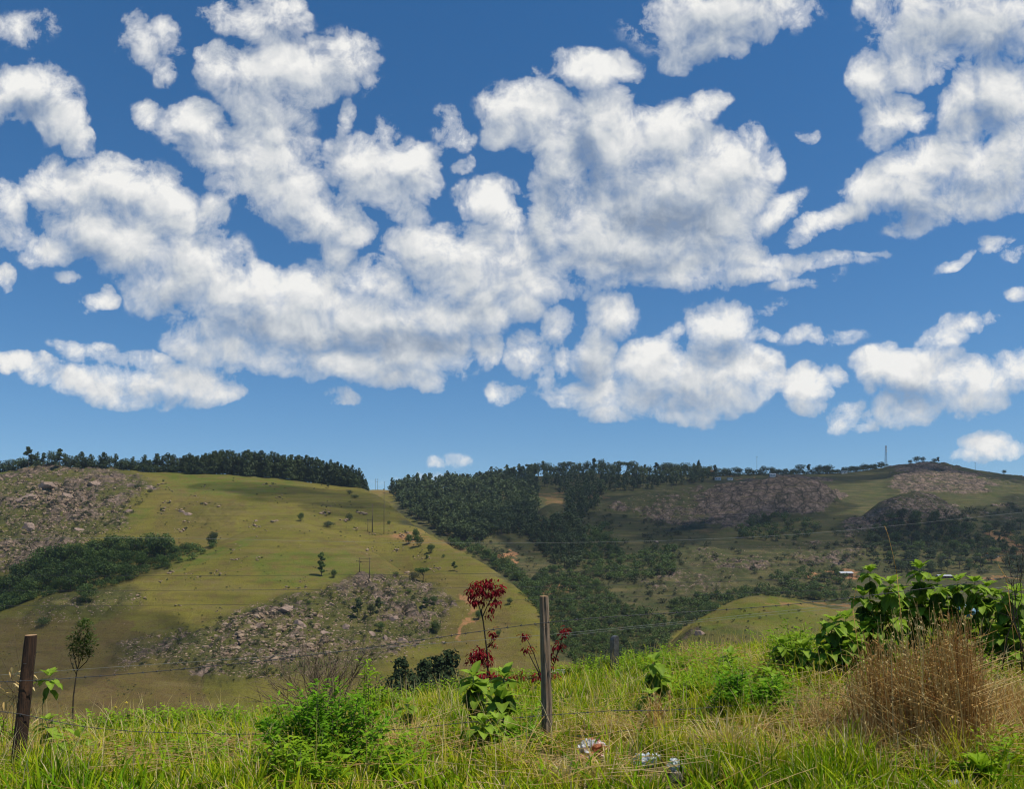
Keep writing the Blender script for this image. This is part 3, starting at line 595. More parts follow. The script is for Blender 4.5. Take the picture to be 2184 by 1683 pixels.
TUFTS = [(c_[0], c_[1], c_[2], max(2, c_[3] // 2)) for c_ in CL]
M_bark = plain_mat('bark', (0.055, 0.042, 0.03), (0.13, 0.10, 0.075), 6, stretch=(1, 1, 0.25))
M_leaf_dark = leaf_mat('dark_foliage', (0.022, 0.042, 0.016), (0.080, 0.112, 0.034), 0.25, 0.30, 0.10)
M_leaf_mid = leaf_mat('broadleaf_foliage', (0.032, 0.064, 0.014), (0.110, 0.165, 0.030), 0.28, 0.25, 0.12)
M_leaf_olive = leaf_mat('scrub_foliage', (0.028, 0.040, 0.016), (0.075, 0.090, 0.030), 0.25, 0.25, 0.12)
M_leaf_fresh = leaf_mat('bright_foliage', (0.035, 0.075, 0.012), (0.11, 0.17, 0.028), 0.30, 0.2, 0.12)
LQ = np.array([(-.5, 0, -.1), (0, -.55, .08), (.5, 0, -.1), (0, .55, .08)]); LF_ = np.array([(0, 1, 2, 3)])

def crown_arrays(lobes, n, size, seed):
    r = np.random.default_rng(seed)
    lob = np.array(lobes, float); w_ = (lob[:, 3] * lob[:, 4]) ** 0.9; k = r.choice(len(lob), n, p=w_ / w_.sum())
    d = r.normal(size=(n, 3)); d /= np.linalg.norm(d, axis=1)[:, None]
    rad = r.uniform(0.45, 1.0, n) ** 0.5
    c = lob[k, :3] + d * rad[:, None] * np.stack([lob[k, 3], lob[k, 3], lob[k, 4]], 1) * r.uniform(0.85, 1.12, (n, 1))
    nrm = d * 0.9 + np.array((0, 0, 0.35)) + r.normal(size=(n, 3)) * 0.55
    Rm = frames(np.cross(nrm, r.normal(size=(n, 3))), nrm)
    s = size * r.uniform(0.6, 1.35, n)
    V, Q = inst(LQ, LF_, Rm, s, c)
    lobet = r.uniform(-.22, .22, len(lob))
    t = np.clip(0.45 + lobet[k] + r.normal(size=n) * 0.16, 0, 1)
    return V, Q, np.repeat(t, 4)
def lobes_for(kind, seed):
    r = np.random.default_rng(seed + 100); L = []
    if kind == 'pine':          # plantation trees: narrow, full, pointed
        wdt = r.uniform(.20, .26)
        for z in np.linspace(.10, .93, 10):
            t = (z - .1) / .83; rr = wdt * (1.06 - t) ** .5 * r.uniform(.85, 1.12) * (.8 if t < .15 else 1) + .015
            for a in r.uniform(0, 6.28, 2): L.append((math.cos(a) * rr * .4, math.sin(a) * rr * .4, z, rr * .8, .075))
        L.append((0, 0, .95, .03, .05))
    elif kind == 'tall':        # eucalyptus: separate puffs on a long stem
        for z in np.linspace(.38, .9, 7):
            a = r.uniform(0, 6.28); o = r.uniform(.02, .17) * (1.25 - z); L.append((math.cos(a) * o * 1.4, math.sin(a) * o * 1.4, z, r.uniform(.08, .15), r.uniform(.06, .11)))
        L.append((0, 0, .93, .07, .07))
    elif kind == 'round':
        for _ in range(9):
            a = r.uniform(0, 6.28); o = r.uniform(.08, .34); L.append((math.cos(a) * o, math.sin(a) * o, r.uniform(.45, .78), r.uniform(.16, .26), r.uniform(.13, .2)))
        L.append((0, 0, .76, .24, .2)); L.append((0, 0, .5, .38, .24)); L.append((0, 0, .28, .30, .22))
    elif kind == 'flat':        # spreading crown on a clear stem
        for _ in range(8):
            a = r.uniform(0, 6.28); o = r.uniform(.1, .42); L.append((math.cos(a) * o, math.sin(a) * o, r.uniform(.66, .86), r.uniform(.14, .22), r.uniform(.07, .11)))
    elif kind == 'slim':        # lone slender tree with a broken outline
        for z, o in ((.22, .06), (.34, -.05), (.47, .05), (.60, -.04), (.74, .05), (.88, -.02), (.96, .02)):
            L.append((o, r.uniform(-.04, .04), z, r.uniform(.09, .14), r.uniform(.06, .09)))
    elif kind == 'shrub':
        for _ in range(7):
            a = r.uniform(0, 6.28); o = r.uniform(.1, .6); L.append((math.cos(a) * o, math.sin(a) * o, r.uniform(.3, .68), r.uniform(.28, .45), r.uniform(.22, .32)))
        L.append((0, 0, .5, .5, .35))
    elif kind == 'fir':         # one stiff tiered conifer
        for z in np.linspace(.22, .95, 8): L.append((0, 0, z, .33 * (1.02 - z) + .015, .05))
    return L
def trunk_arrays(kind, seed):
    r = np.random.default_rng(seed + 7); top = {'shrub': .5, 'round': .6, 'flat': .72, 'slim': .9, 'fir': .95}.get(kind, .88)
    w_ = {'shrub': .03, 'round': .035, 'flat': .028, 'pine': .016, 'tall': .016, 'slim': .02, 'fir': .02}[kind]
    zs = np.linspace(-.06, top, 6); p = np.stack([r.normal(size=6) * .012, r.normal(size=6) * .012, zs], 1); p[0, :2] = 0; p[1, :2] *= .3
    parts = [tube(p, np.linspace(w_, w_ * .35, 6), 6)]
    if kind in ('round', 'flat', 'shrub', 'tall'):
        for L in lobes_for(kind, seed)[:6]:
            b = p[3] if kind != 'shrub' else p[1]
            if kind == 'tall': b = np.array((0, 0, L[2] - .1))
            e = np.array(L[:3]); mid = (b + e) / 2 + np.array((0, 0, .02))
            parts.append(tube([b, mid, e], [w_ * .55, w_ * .4, w_ * .15], 4))
    return parts
M_leaf_euc = leaf_mat('eucalyptus_foliage', (0.016, 0.032, 0.014), (0.060, 0.085, 0.034), 0.2, 0.15, 0.5, .8, .05)
PROTO = {}
def proto(kind, leaf, i, n, size, split=False):
    key = (kind, leaf.name, i, split)
    if key not in PROTO:
        seed = 17 * i + (sum(map(ord, kind)) % 97)
        V, Q, t = crown_arrays(lobes_for(kind, seed), n, size, seed)
        tr = trunk_arrays(kind, seed)
        if split:
            a = MB(); [a.add(*x) for x in tr]; b = MB(); b.add(V, Q, tint=t)
            PROTO[key] = (a.mesh('trunk', M_bark), b.mesh('crown', leaf, smooth=False))
        else:
            a = MB(); [a.add(*x) for x in tr]; a.add(V, Q, mat=1, tint=t)
            PROTO[key] = a.mesh(kind + '_tree', [M_bark, leaf], smooth=False)
    return PROTO[key]
NAMES = {'pine': 'conifer', 'tall': 'eucalyptus', 'round': 'broadleaf_tree', 'flat': 'broadleaf_tree', 'slim': 'slender_tree', 'shrub': 'shrub', 'fir': 'fir_tree'}
def tree(kind, leaf, pos, h, label, group=None, i=None, n=420, size=.075, split=False, cat=None, wide=1.0):
    i = random.randrange(4) if i is None else i
    if n < 830: size *= math.sqrt(n / 830) ** .9; n = 830
    nm = NAMES[kind]; cat = cat or ('shrub' if kind == 'shrub' else 'tree')
    rz = random.uniform(0, 6.28) if kind != 'slim' else 0
    s = (h * wide, h * wide, h)
    if split:
        a, b = proto(kind, leaf, i, max(n, 1500), min(size, .05), True)
        r = empty(nm, pos, rz); r.scale = s
        link('trunk', a, r); link('crown', b, r)
    else:
        r = link(nm, proto(kind, leaf, i, n, size), None, pos, rz, s)
    return tag(r, label, cat, group)
def px(h, Y): return h / F * Y
ORD = ['first', 'second', 'third', 'fourth', 'fifth', 'sixth', 'seventh', 'eighth', 'ninth', 'tenth', 'eleventh', 'twelfth', 'thirteenth', 'fourteenth', 'fifteenth', 'sixteenth', 'seventeenth', 'eighteenth', 'nineteenth', 'twentieth']
def ords(i): return ORD[i] if i < 20 else ('twenty-' + ORD[i - 20] if i < 29 else 'thirtieth')

# the row of trees on the left hilltop: column, height in rows, kind
ROWT_ = [(6,22,'round'),(24,26,'round'),(46,30,'round'),(61,44,'tall'),(70,25,'round'),(80,30,'pine'),(93,30,'tall'),(110,33,'round'),(127,41,'tall'),(139,31,'pine'),(151,30,'round'),(164,27,'pine'),(174,36,'pine'),(185,27,'round'),(195,29,'pine'),(213,28,'pine'),(222,36,'pine'),(234,27,'round'),(247,35,'pine'),(260,25,'round'),(268,28,'round'),(284,29,'pine'),(297,23,'round'),(309,33,'pine'),(322,25,'round'),(335,36,'pine'),(347,31,'pine'),(357,37,'pine'),(368,34,'pine')]
for k, (u, h, kind) in enumerate(ROWT_):
    p = hit(u, 1000); Y = p[1] + random.uniform(4, 9); p = np.array(((u - CU) / F * Y, Y, zt((u - CU) / F * Y, Y)))
    base = VH - (p[2] - EYE) / Y * F
    shape = {'pine': 'pointed', 'round': 'rounded', 'tall': 'tall open-crowned'}[kind]
    H = px(h + max(0, base - 1003), Y)
    tree(kind, M_leaf_dark, p, H, f'{shape} dark tree, {ords(k)} from the left on the hilltop', 'trees in a row along the left hilltop', wide=(1.35 if kind == 'pine' else 1.0 if kind == 'tall' else .95), n=520, size=.07)
p = hit(382, 1004); Y = 752; p = np.array(((382 - CU) / F * Y, Y, zt((382 - CU) / F * Y, Y)))
def bare_tree(pos, h, label, name='bare_tree'):
    r = np.random.default_rng(5); b = MB()
    def br(a, d, L, w_, dep):
        e = a + d * L; m_ = (a + e) / 2 + r.normal(size=3) * L * .06
        b.add(*tube([a, m_, e], [w_, w_ * .8, w_ * .55], 5))
        if dep:
            for _ in range(4): dd = d + r.normal(size=3) * .55; dd[2] += .15; br(m_ + (e - m_) * r.uniform(0, 1), dd / np.linalg.norm(dd), L * .62, w_ * .5, dep - 1)
    br(np.zeros(3) - (0, 0, .3), np.array((0, 0, 1.0)), h * .45, h * .022, 4)
    return tag(b.build(name, M_bark, None, pos), label, 'tree')
bare_tree(p, px(38, Y), 'leafless tree with a twiggy crown among the dark hilltop trees')

# plantation on the left hilltop: the front and skyline trees one by one, the packed inside as one wood
def pt(u, Y): x = (u - CU) / F * Y; return np.array((x, Y, zt(x, Y)))
TOP = [(375,975),(400,966),(425,970),(455,960),(475,958),(500,963),(545,961),(595,967),(640,970),(690,981),(715,983),(745,992),(765,1000),(775,1012),(788,1026)]
tu = [a for a, b in TOP]; tv = [b for a, b in TOP]
u = 378.0; k = 0
while u < 780:
    Y = 752 + random.uniform(-4, 10); p = pt(u, Y); base = VH - (p[2] - EYE) / Y * F
    h = max(16, base - np.interp(u, tu, tv) + random.uniform(-4, 3))
    tree('pine', M_leaf_dark, p, px(h, Y), 'dark conifer on the skyline of the hilltop plantation', 'conifers in the hilltop plantation', wide=1.0, n=420)
    u += random.uniform(5.5, 8.5)
EDGE = [(395,1010),(500,1009),(560,1013),(610,1020),(660,1027),(720,1034),(770,1040)]
u = 398.0
while u < 772:
    v = np.interp(u, [a for a, b in EDGE], [b for a, b in EDGE]); p = hit(u, v + 1.5, 600)
    h = (v - np.interp(u, tu, tv)) * random.uniform(.58, .84)
    tree('pine', M_leaf_dark, p, px(h, p[1]), 'dark conifer at the lower edge of the hilltop plantation', 'conifers in the hilltop plantation', wide=1.1, n=420)
    u += random.uniform(7, 10)
def wood(name, pts, leaf, label_kind, n=120, size=.12, lab=None):
    """many crowns packed so tightly that nobody could count them: one object"""
    b = MB(); protos = []
    for kind in label_kind:
        for i in range(3):
            V, Q, t = crown_arrays(lobes_for(kind, 31 * i + 3), n, size, 31 * i + 3)
            tr = [] if kind == 'shrub' else trunk_arrays(kind, 31 * i + 3)[:1]
            protos.append((V, Q, t, tr))
    for (p, h, wd) in pts:
        V, Q, t, tr = protos[random.randrange(len(protos))]; a = random.uniform(0, 6.28); c, s = math.cos(a), math.sin(a)
        Rm = np.array(((c, -s, 0), (s, c, 0), (0, 0, 1)))
        f = np.array((h * wd, h * wd, h)); off = random.uniform(-.2, .2)
        b.add((V * f) @ Rm.T + p, Q, mat=1, tint=np.clip(t + off, 0, 1))
        for x in tr: b.add((x[0] * f) @ Rm.T + p, x[1], x[2], mat=0)
    o = b.build(name, [M_bark, leaf], smooth=False)
    return tag(o, lab, kind='stuff')
def fill(poly, step, ymin=YMIN, jit=.5):
    us = [a for a, b in poly]; vs = [b for a, b in poly]; out = []
    for u in np.arange(min(us), max(us), step):
        for v in np.arange(min(vs), max(vs), step * .6):
            uu, vv = u + random.uniform(-jit, jit) * step, v + random.uniform(-jit, jit) * step * .6
            if inpoly(np.array([uu]), np.array([vv]), poly)[0]: out.append((uu, vv))
    return out
pts = []
for u in np.arange(390, 775, 5.5):
    for _ in range(4):
        uu = u + random.uniform(-3, 3); Y = random.uniform(725, 765); p = pt(uu, Y); base = VH - (p[2] - EYE) / Y * F
        vE = np.interp(uu, [a for a, b in EDGE], [b for a, b in EDGE])
        if base > vE + 2: continue
        h = (max(18, base - np.interp(uu, tu, tv))) * random.uniform(.75, .95); pts.append((p, px(h, Y), 1.0))
wood('plantation', pts, M_leaf_dark, ['pine'], 150, .1)

# the wooded slope of the far hill
FOR1 = [(822,1050),(870,1038),(950,1032),(1040,1024),(1140,1008),(1148,1060),(1142,1110),(1150,1150),(1090,1140),(1040,1150),(1000,1165),(945,1140),(900,1118),(868,1098),(845,1070)]
pts = []
for (u, v) in fill(FOR1, 9.5):
    p = hit(u, v, 560); pts.append((p, px(random.uniform(20, 33), p[1]) * (1.1 if v < 1060 else 1), random.uniform(.9, 1.4)))
for poly, st in (([(1148,1010),(1500,1008),(1540,1020),(1480,1034),(1330,1050),(1210,1062),(1160,1040)], 11), ([(1210,1060),(1260,1050),(1280,1075),(1250,1100),(1205,1110)], 9), ([(1140,1120),(1190,1110),(1240,1100),(1250,1180),(1230,1220),(1180,1200),(1130,1160)], 10)):
    for (u, v) in fill(poly, st):
        p = hit(u, v, 600); pts.append((p, px(random.uniform(14, 26), p[1]), random.uniform(.9, 1.5)))
wood('forest', pts, M_leaf_dark, ['pine', 'round', 'tall'], 130, .115)
# skyline trees of the far hill, one by one
k = 0
for x, y in [(1060,560),(1130,525),(1190,550),(1260,545),(1320,540),(1370,498),(1440,520),(1500,505),(1560,515),(1620,475),(1690,462),(1750,480),(1820,455),(1870,445),(1940,452),(2015,408),(2080,430),(2125,420)]:
    u, top = 546.4 + x * .2563, 898.6 + y * .2563; Y = 1175; p = pt(u, Y); base = VH - (p[2] - EYE) / Y * F
    tree('round' if random.random() < .5 else 'pine', M_leaf_dark, p, px(max(12, base - top), Y), 'bushy dark tree on the skyline right of the saddle between hills', 'skyline trees above the wooded slope', wide=1.2)
for x, y in [(150,355),(215,350),(255,340),(290,345),(335,365),(385,370),(425,340),(460,338),(505,365),(553,345),(620,332),(680,318),(740,316),(790,345),(850,345),(900,335),(955,335),(1008,330),(1060,375),(1100,370),(1140,372)]:
    u, top = 1092.7 + x * .2563, 898.6 + y * .2563; Y = 1245; p = pt(u, Y); base = VH - (p[2] - EYE) / Y * F
    kind = 'flat' if x in (150, 460, 900, 955) else ('tall' if random.random() < .35 else 'round')
    tree(kind, M_leaf_dark, p, px(max(13, base - top + 3), Y), 'spreading flat-topped dark tree on the far wooded ridge' if kind == 'flat' else 'dark tree rising from the crest of the far wooded ridge', 'trees along the far wooded ridge', wide=.9)
# ridge beyond: hamlet trees
HAM = [(1197,358,'tall','narrow dark tree left of the round trees on the far ridge'),(1265,355,'round',''),(1300,350,'round',''),(1340,360,'round',''),(1380,365,'round',''),(1427,350,'round','tallest round tree left of the fir on the far ridge'),(1548,338,'fir','stiff pointed fir tree on the far ridge, taller than its neighbours'),(1480,390,'round',''),(1520,370,'round',''),(1590,385,'round',''),(1635,390,'round',''),(1695,398,'round',''),(1760,398,'round',''),(1790,400,'round',''),(1860,390,'round',''),(1890,400,'round',''),(1960,395,'round',''),(2088,380,'round','round dark tree just right of the thin street mast'),(2060,410,'round','')]
for x, y, kind, lab in HAM:
    u, top = 1092.7 + x * .2563, 898.6 + y * .2563; Y = 1252; p = pt(u, Y); base = VH - (p[2] - EYE) / Y * F
    tree(kind, M_leaf_dark, p, px(max(12, base - top + 4), Y), lab or 'rounded dark tree among the hamlet houses on the far ridge', 'trees around the hamlet on the far ridge', wide=1.2 if kind != 'fir' else 1.2, n=600)
for x, y, kind, lab in [(35,380,'round','round dark tree alone on the ridge just right of the hamlet'),(90,400,'round',''),(150,395,'round',''),(210,400,'round',''),(268,360,'round','tall rounded tree on the ridge right of the street mast'),(340,365,'tall','narrow tree beside the tall rounded tree on the ridge'),(410,375,'round',''),(435,365,'round',''),(510,358,'round','broad dark tree on the ridge left of the white house'),(480,370,'round',''),(580,402,'round',''),(635,385,'round','rounded tree directly behind the white house on the ridge'),(690,375,'round',''),(725,380,'round',''),(798,352,'round','spreading dark tree halfway between the white house and the lattice tower'),(850,370,'round',''),(885,375,'shrub',''),(942,340,'round','rounded dark tree touching the foot of the lattice tower'),
                         (1185,325,'round','small dark tree at the left end of the clump on the rocky peak'),(1235,295,'round','bushy dark tree left of the topmost tree on the rocky peak'),(1290,300,'round','broad dark tree on the very top of the rocky peak'),(1385,312,'round','small round tree on the right shoulder of the rocky peak'),(1415,305,'tall','thin upright tree on the right shoulder of the rocky peak'),(1965,410,'round','lone round tree on the ridge at the right edge')]:
    u, top = 1636.9 + x * .2563, 898.6 + y * .2563; Y = 1245 if u < 1895 else 1218; p = pt(u, Y); base = VH - (p[2] - EYE) / Y * F
    tree(kind, M_leaf_dark, p, px(max(9, base - top + 2), Y), lab or 'rounded dark tree on the ridge between the street mast and the lattice tower', 'trees along the right ridge', wide=1.2, n=600)

pts = []
for u in np.arange(1480, 1885, 4.0):
    if random.random() < .85: Y = 1240 + random.uniform(-22, 14); p = pt(u + random.uniform(-3, 3), Y); pts.append((p, px(random.choice([5, 7, 9, 11, 14]), Y), random.uniform(1.0, 1.9)))
for u in np.arange(0, 385, 4.0):
    if random.random() < .75: Y = 752 + random.uniform(-6, 8); p = pt(u + random.uniform(-3, 3), Y); pts.append((p, px(random.choice([12, 15, 18, 22]), Y), random.uniform(1.0, 1.5)))
wood('hedge_growth', pts, M_leaf_dark, ['shrub'], 120, .15)
# gully behind the near spur: broadleaf trees
GUL = [(8,1300,44),(20,1262,40),(45,1236,42),(62,1290,36),(70,1222,44),(95,1208,46),(98,1252,46),(130,1200,44),(135,1240,44),(128,1275,30),(160,1222,42),(165,1192,36),(185,1246,42),(195,1205,40),(205,1180,36),(222,1236,44),(228,1198,34),(238,1170,36),(255,1182,30),(292,1176,34),(300,1205,30),(318,1172,40),(335,1182,42),(352,1180,46),(345,1205,26),(372,1182,26),(395,1176,24),(20,1330,44),(-10,1270,46),(-8,1340,46),(52,1330,36),(112,1226,40),(150,1256,36),(212,1222,38),(272,1196,28)]
for (u, v, h) in sorted(GUL):
    p = hit(u, v + 6, 440); fresh = u > 150 and v > 1195
    tree('round', M_leaf_fresh if (fresh and random.random() < .4) else M_leaf_mid, p, px(h, p[1]) * 1.12, 'leafy broadleaf tree in the bush-filled gully behind the near spur', 'broadleaf trees filling the gully on the left', n=900, size=.062, wide=1.15)
pts = []
for (u, v) in fill([(-60,1290),(40,1215),(150,1165),(255,1150),(330,1165),(430,1165),(470,1158),(420,1190),(300,1225),(240,1250),(160,1262),(80,1280),(30,1320),(-60,1390)], 15):
    p = hit(u, v + 4, 430); pts.append((p, px(random.uniform(12, 22), p[1]), 1.0))
wood('undergrowth', pts, M_leaf_mid, ['shrub'], 160, .14)
# solitary trees and shrubs on the left hill
SOLO = [('slim', 685, 1229, 49, M_leaf_mid, 'lone slender tree with a lumpy crown in the middle of the sunlit hillside', 1.0),
 ('round', 711, 1233, 20, M_leaf_mid, 'small ragged bush right beside the lone slender tree', .8), ('round', 641, 1112, 20, M_leaf_mid, 'small umbrella-shaped tree standing above the boulders in the hillside pasture', .8), ('shrub', 698, 1124, 14, M_leaf_dark, 'low dark thicket in open pasture below the umbrella-shaped tree', 1.5), ('shrub', 743, 1110, 18, M_leaf_dark, 'dark bush growing out of a boulder pile, right of the low thicket', .7),
 ('round', 452, 1166, 34, M_leaf_dark, 'dark egg-shaped bush at the upper end of the gully', .85), ('round', 268, 1236, 38, M_leaf_mid, 'big round tree at the lower right corner of the gully bush', 1.1), ('round', 184, 1286, 42, M_leaf_mid, 'big dark round bush alone on the slope of the near spur', 1.15), ('shrub', 356, 1214, 16, M_leaf_mid, 'small dark bush on the crest of the near spur', .9), ('shrub', 92, 1336, 24, M_leaf_mid, 'dark bush below the rocky mound at the far left', .9),
 ('round', 871, 1161, 23, M_leaf_mid, 'round tree with a bare foot, upper one of a pair on the right flank', 1.0), ('round', 893, 1166, 27, M_leaf_mid, 'dark round tree on the right flank of the hill casting a shadow', 1.0), ('round', 886, 1152, 28, M_leaf_mid, 'bush on the edge of hill right above the flank trees', .8), ('round', 918, 1180, 22, M_leaf_mid, 'small bush on the right edge of the sunlit hill', 1.0), ('shrub', 945, 1190, 9, M_leaf_mid, 'tiny bush on the right flank near the hill outline', .7), ('tall', 968, 1218, 20, M_leaf_mid, 'upright little tree near the right outline of the sunlit hill', 1.3), ('tall', 910, 1198, 14, M_leaf_mid, 'thin upright bush above the rock cluster on the right flank', 1.3),
 ('flat', 902, 1242, 34, M_leaf_fresh, 'bright green leaning tree on the upper edge of the rocky outcrop', 1.0), ('shrub', 882, 1238, 22, M_leaf_olive, 'brownish bush left of the bright leaning tree', .8), ('shrub', 845, 1230, 13, M_leaf_mid, 'small green bush at the top of the rocky outcrop', .8), ('tall', 763, 1318, 42, M_leaf_dark, 'tall dark bush, left one of two in the middle of the rocky outcrop', 1.2), ('tall', 808, 1308, 34, M_leaf_dark, 'tall dark bush, right one of two in the middle of the rocky outcrop', 1.2), ('round', 790, 1314, 30, M_leaf_olive, 'grey-brown thorny bush between two tall dark bushes', .8),
 ('round', 812, 1348, 24, M_leaf_mid, 'fresh green bush left of a square boulder face', .9), ('tall', 906, 1298, 24, M_leaf_mid, 'dark bush at the right side of the rocky outcrop', 1.4), ('round', 925, 1290, 22, M_leaf_mid, 'twin-topped bush at the upper right corner of the outcrop', .9), ('round', 930, 1352, 32, M_leaf_mid, 'dark bush beside the orange footpath', .8), ('shrub', 872, 1266, 12, M_leaf_mid, 'low bush between boulders near the top of the outcrop', .9), ('round', 1020, 1322, 22, M_leaf_mid, 'round bush just left of the red tree trunk', .9), ('round', 1062, 1358, 16, M_leaf_mid, 'dark bush just right of the red tree stem', 1.0), ('shrub', 658, 1290, 10, M_leaf_mid, 'tiny bush on the upper left of the outcrop', .9), ('round', 1086, 1290, 16, M_leaf_mid, 'small green tree on the hill outline right of the red tree', 1.0),
 ('shrub', 745, 1055, 12, M_leaf_dark, 'dark bush on the shaded top slope under the plantation end', .8), ('shrub', 757, 1062, 8, M_leaf_dark, 'low dark shrubs in a short row below the plantation end', 1.6), ('tall', 700, 1042, 12, M_leaf_dark, 'thin dark sapling on the shaded top slope', 1.4), ('shrub', 830, 1118, 9, M_leaf_mid, 'small bush below the pylon poles near the saddle', .8)]
for kind, u, v, h, lf, lab, wd in SOLO:
    p = hit(u, v, 280); tree(kind, lf, p, px(h, p[1]), lab, None, n=900, size=.065, split=h >= 20 and kind != 'shrub', wide=wd)
# dark clump of young eucalyptus just below the verge
for k, (u, top, h, lab) in enumerate([(862,1392,85,'slender bright-topped tree at the left end of the dark eucalyptus clump'),(880,1400,80,'low dark tree, second from the left in the eucalyptus clump'),(905,1396,86,'broad dark tree in the middle of the eucalyptus clump'),(930,1388,90,'pointed dark tree right of the middle of the eucalyptus clump'),(958,1375,104,'tallest tree at the right end of the eucalyptus clump'),(846,1412,70,'smallest dark tree at the outer left of the eucalyptus clump')]):
    Y = 125 + k * 2.0; x = (u - CU) / F * Y; top_z = EYE + (VH - top) / F * Y; g = zt(x, Y)
    tree('round' if k in (1, 5) else 'pine', M_leaf_euc, (x, Y, g), (top_z - px(20, Y) - g) / .97, lab, 'young eucalyptus trees below the verge', n=5200, size=.022, split=True, wide=.95)
# right-hand wood and valley bush
pts = []; indiv = 0
RW = [(1855,1130),(1900,1112),(1945,1092),(1960,1110),(2030,1110),(2090,1120),(2183,1130),(2260,1150),(2260,1230),(2100,1215),(1990,1225),(1900,1222),(1840,1190)]
for (u, v) in fill(RW, 17):
    p = hit(u, v, 500)
    if random.random() < .62 and u < 2195:
        tree(random.choice(['round', 'round', 'flat', 'tall']), random.choice([M_leaf_dark, M_leaf_dark, M_leaf_mid]), p, px(random.uniform(16, 28), p[1]), 'dark broadleaf tree in the wood on the slope at the right', 'trees of the wood on the right-hand slope', wide=1.15)
    else: pts.append((p, px(random.uniform(10, 18), p[1]), 1.0))
for poly, st in (([(1120,1240),(1180,1215),(1260,1240),(1330,1290),(1440,1330),(1420,1420),(1300,1440),(1220,1420),(1150,1320)], 11), ([(940,1150),(1010,1165),(1090,1210),(1160,1260),(1150,1310),(1100,1252),(1040,1205)], 10), ([(1420,1290),(1520,1270),(1640,1255),(1800,1260),(1830,1290),(1640,1275),(1560,1290),(1440,1350)], 11), ([(1230,1130),(1290,1120),(1330,1190),(1440,1170),(1440,1230),(1330,1240),(1250,1230)], 11), ([(1560,1120),(1640,1100),(1740,1110),(1740,1150),(1640,1160),(1560,1150)], 17), ([(1640,1235),(1720,1215),(1830,1230),(1830,1265),(1700,1268)], 15)):
    for (u, v) in fill(poly, st):
        p = hit(u, v, 300)
        if random.random() < .09: tree(random.choice(['round', 'round', 'round', 'shrub']), random.choice([M_leaf_mid, M_leaf_dark, M_leaf_fresh if u < 1300 else M_leaf_mid]), p, px(random.uniform(15, 24), p[1]), 'rounded green tree standing out of the bush on the valley floor', 'trees in the valley bush', n=500)
        else: pts.append((p, px(random.uniform(8, 19), p[1]), random.uniform(.9, 1.4)))
wood('bush', pts, M_leaf_mid, ['shrub', 'round'], 130, .13)
# shrubs dotted over the far slope
pts = []
for (u, v) in fill([(1000,1150),(1120,1140),(1260,1080),(1500,1130),(1850,1100),(2183,1070),(2183,1240),(1850,1240),(1500,1300),(1300,1400),(1150,1260)], 12, jit=1.0):
    if random.random() < .45 + 2.2 * float(fbm(u / 45, v / 28, 3, 5)): p = hit(u, v, 400); pts.append((p, px(random.choice([3, 4, 5, 6, 8, 12]), p[1]), random.uniform(.8, 1.4)))
for (u, v) in fill([(1450,1340),(1560,1300),(1700,1300),(1800,1330),(1700,1420),(1450,1420)], 24, jit=1.0): p = hit(u, v, 160); pts.append((p, px(random.uniform(3, 7), p[1]), .9))
for (u, v) in fill([(0,1030),(340,1040),(250,1130),(0,1220)], 10, jit=1.0) + fill([(380,1340),(600,1280),(880,1230),(960,1330),(850,1400),(560,1450),(300,1420)], 10, jit=1.0):
    if random.random() < .7: p = hit(u, v, 280); pts.append((p, px(random.choice([1.5, 2, 2.5, 3, 4, 7]), p[1]), random.uniform(1, 1.6)))
wood('shrubs', pts, M_leaf_olive, ['shrub'], 90, .17)
pts = []
for (u, v) in fill([(-40,1010),(330,1010),(600,1010),(780,1045),(860,1095),(1000,1190),(1150,1310),(1240,1420),(1000,1440),(500,1560),(-40,1560)], 7.5, jit=1.0):
    if random.random() < .06 + 2.4 * float(fbm(u / 38, v / 20, 3, 15)): p = hit(u, v, 250); pts.append((p, px(random.choice([.6, .7, .8, 1, 1.2, 1.6, 2.4]), p[1]), random.uniform(.9, 1.6)))
for (u, v, sp_, n) in TUFTS:
    for k in range(n):
        p = hit(u + random.gauss(0, .7) * sp_, v + random.gauss(0, .3) * sp_, 280); pts.append((p, px(random.choice([1.5, 2, 3, 4.5]), p[1]), random.uniform(.9, 1.4)))
wood('tussocks', pts, M_leaf_olive, ['shrub'], 18, .42)

# ------------------------------------------------------------------ boulders
m, N = newmat('granite')
p_ = geo_pos(N); a1 = N.noise(p_, 0.5, 5, 0.65); a2 = N.noise(p_, 2.5, 4, 0.7); rr_ = attr(N, 'tint').outputs['Fac']
c_ = N.mix(N.maprange(a1, .35, .65), (0.110, 0.074, 0.046), (0.29, 0.205, 0.135)); c_ = N.mix(N.maprange(a2, .6, .72), c_, (0.06, 0.055, 0.045))
finish(N, N.mix(N.math('MULTIPLY', rr_, .5), c_, (0.37, 0.285, 0.20)), 0.92, a2, .25, .7, spec=.1); M_rock = m
IV, IT = ico(2); IV3, IT3 = ico(3)
def rock_arrays(seed, sub=2, flat=.6):
    V, T = (IV, IT) if sub == 2 else (IV3, IT3)
    r = np.random.default_rng(seed); n = n3(V, 1.1, seed) * .9 + n3(V, 2.6, seed + 4) * .35
    W_ = V * (1 + n)[:, None]
    for _ in range(9):      # split faces
        d = r.normal(size=3); d /= np.linalg.norm(d); h = r.uniform(.45, .75); e = W_ @ d - h; W_ -= np.clip(e, 0, None)[:, None] * d
    return W_ * np.array((r.uniform(.9, 1.4), r.uniform(.75, 1.1), flat * r.uniform(.8, 1.2))), T
RP = [MB().add(*(lambda a: (a[0], None, a[1]))(rock_arrays(s))).mesh('boulder', M_rock) for s in range(10)]
M_rock2 = M_rock.copy(); M_rock2.name = 'pink_granite'
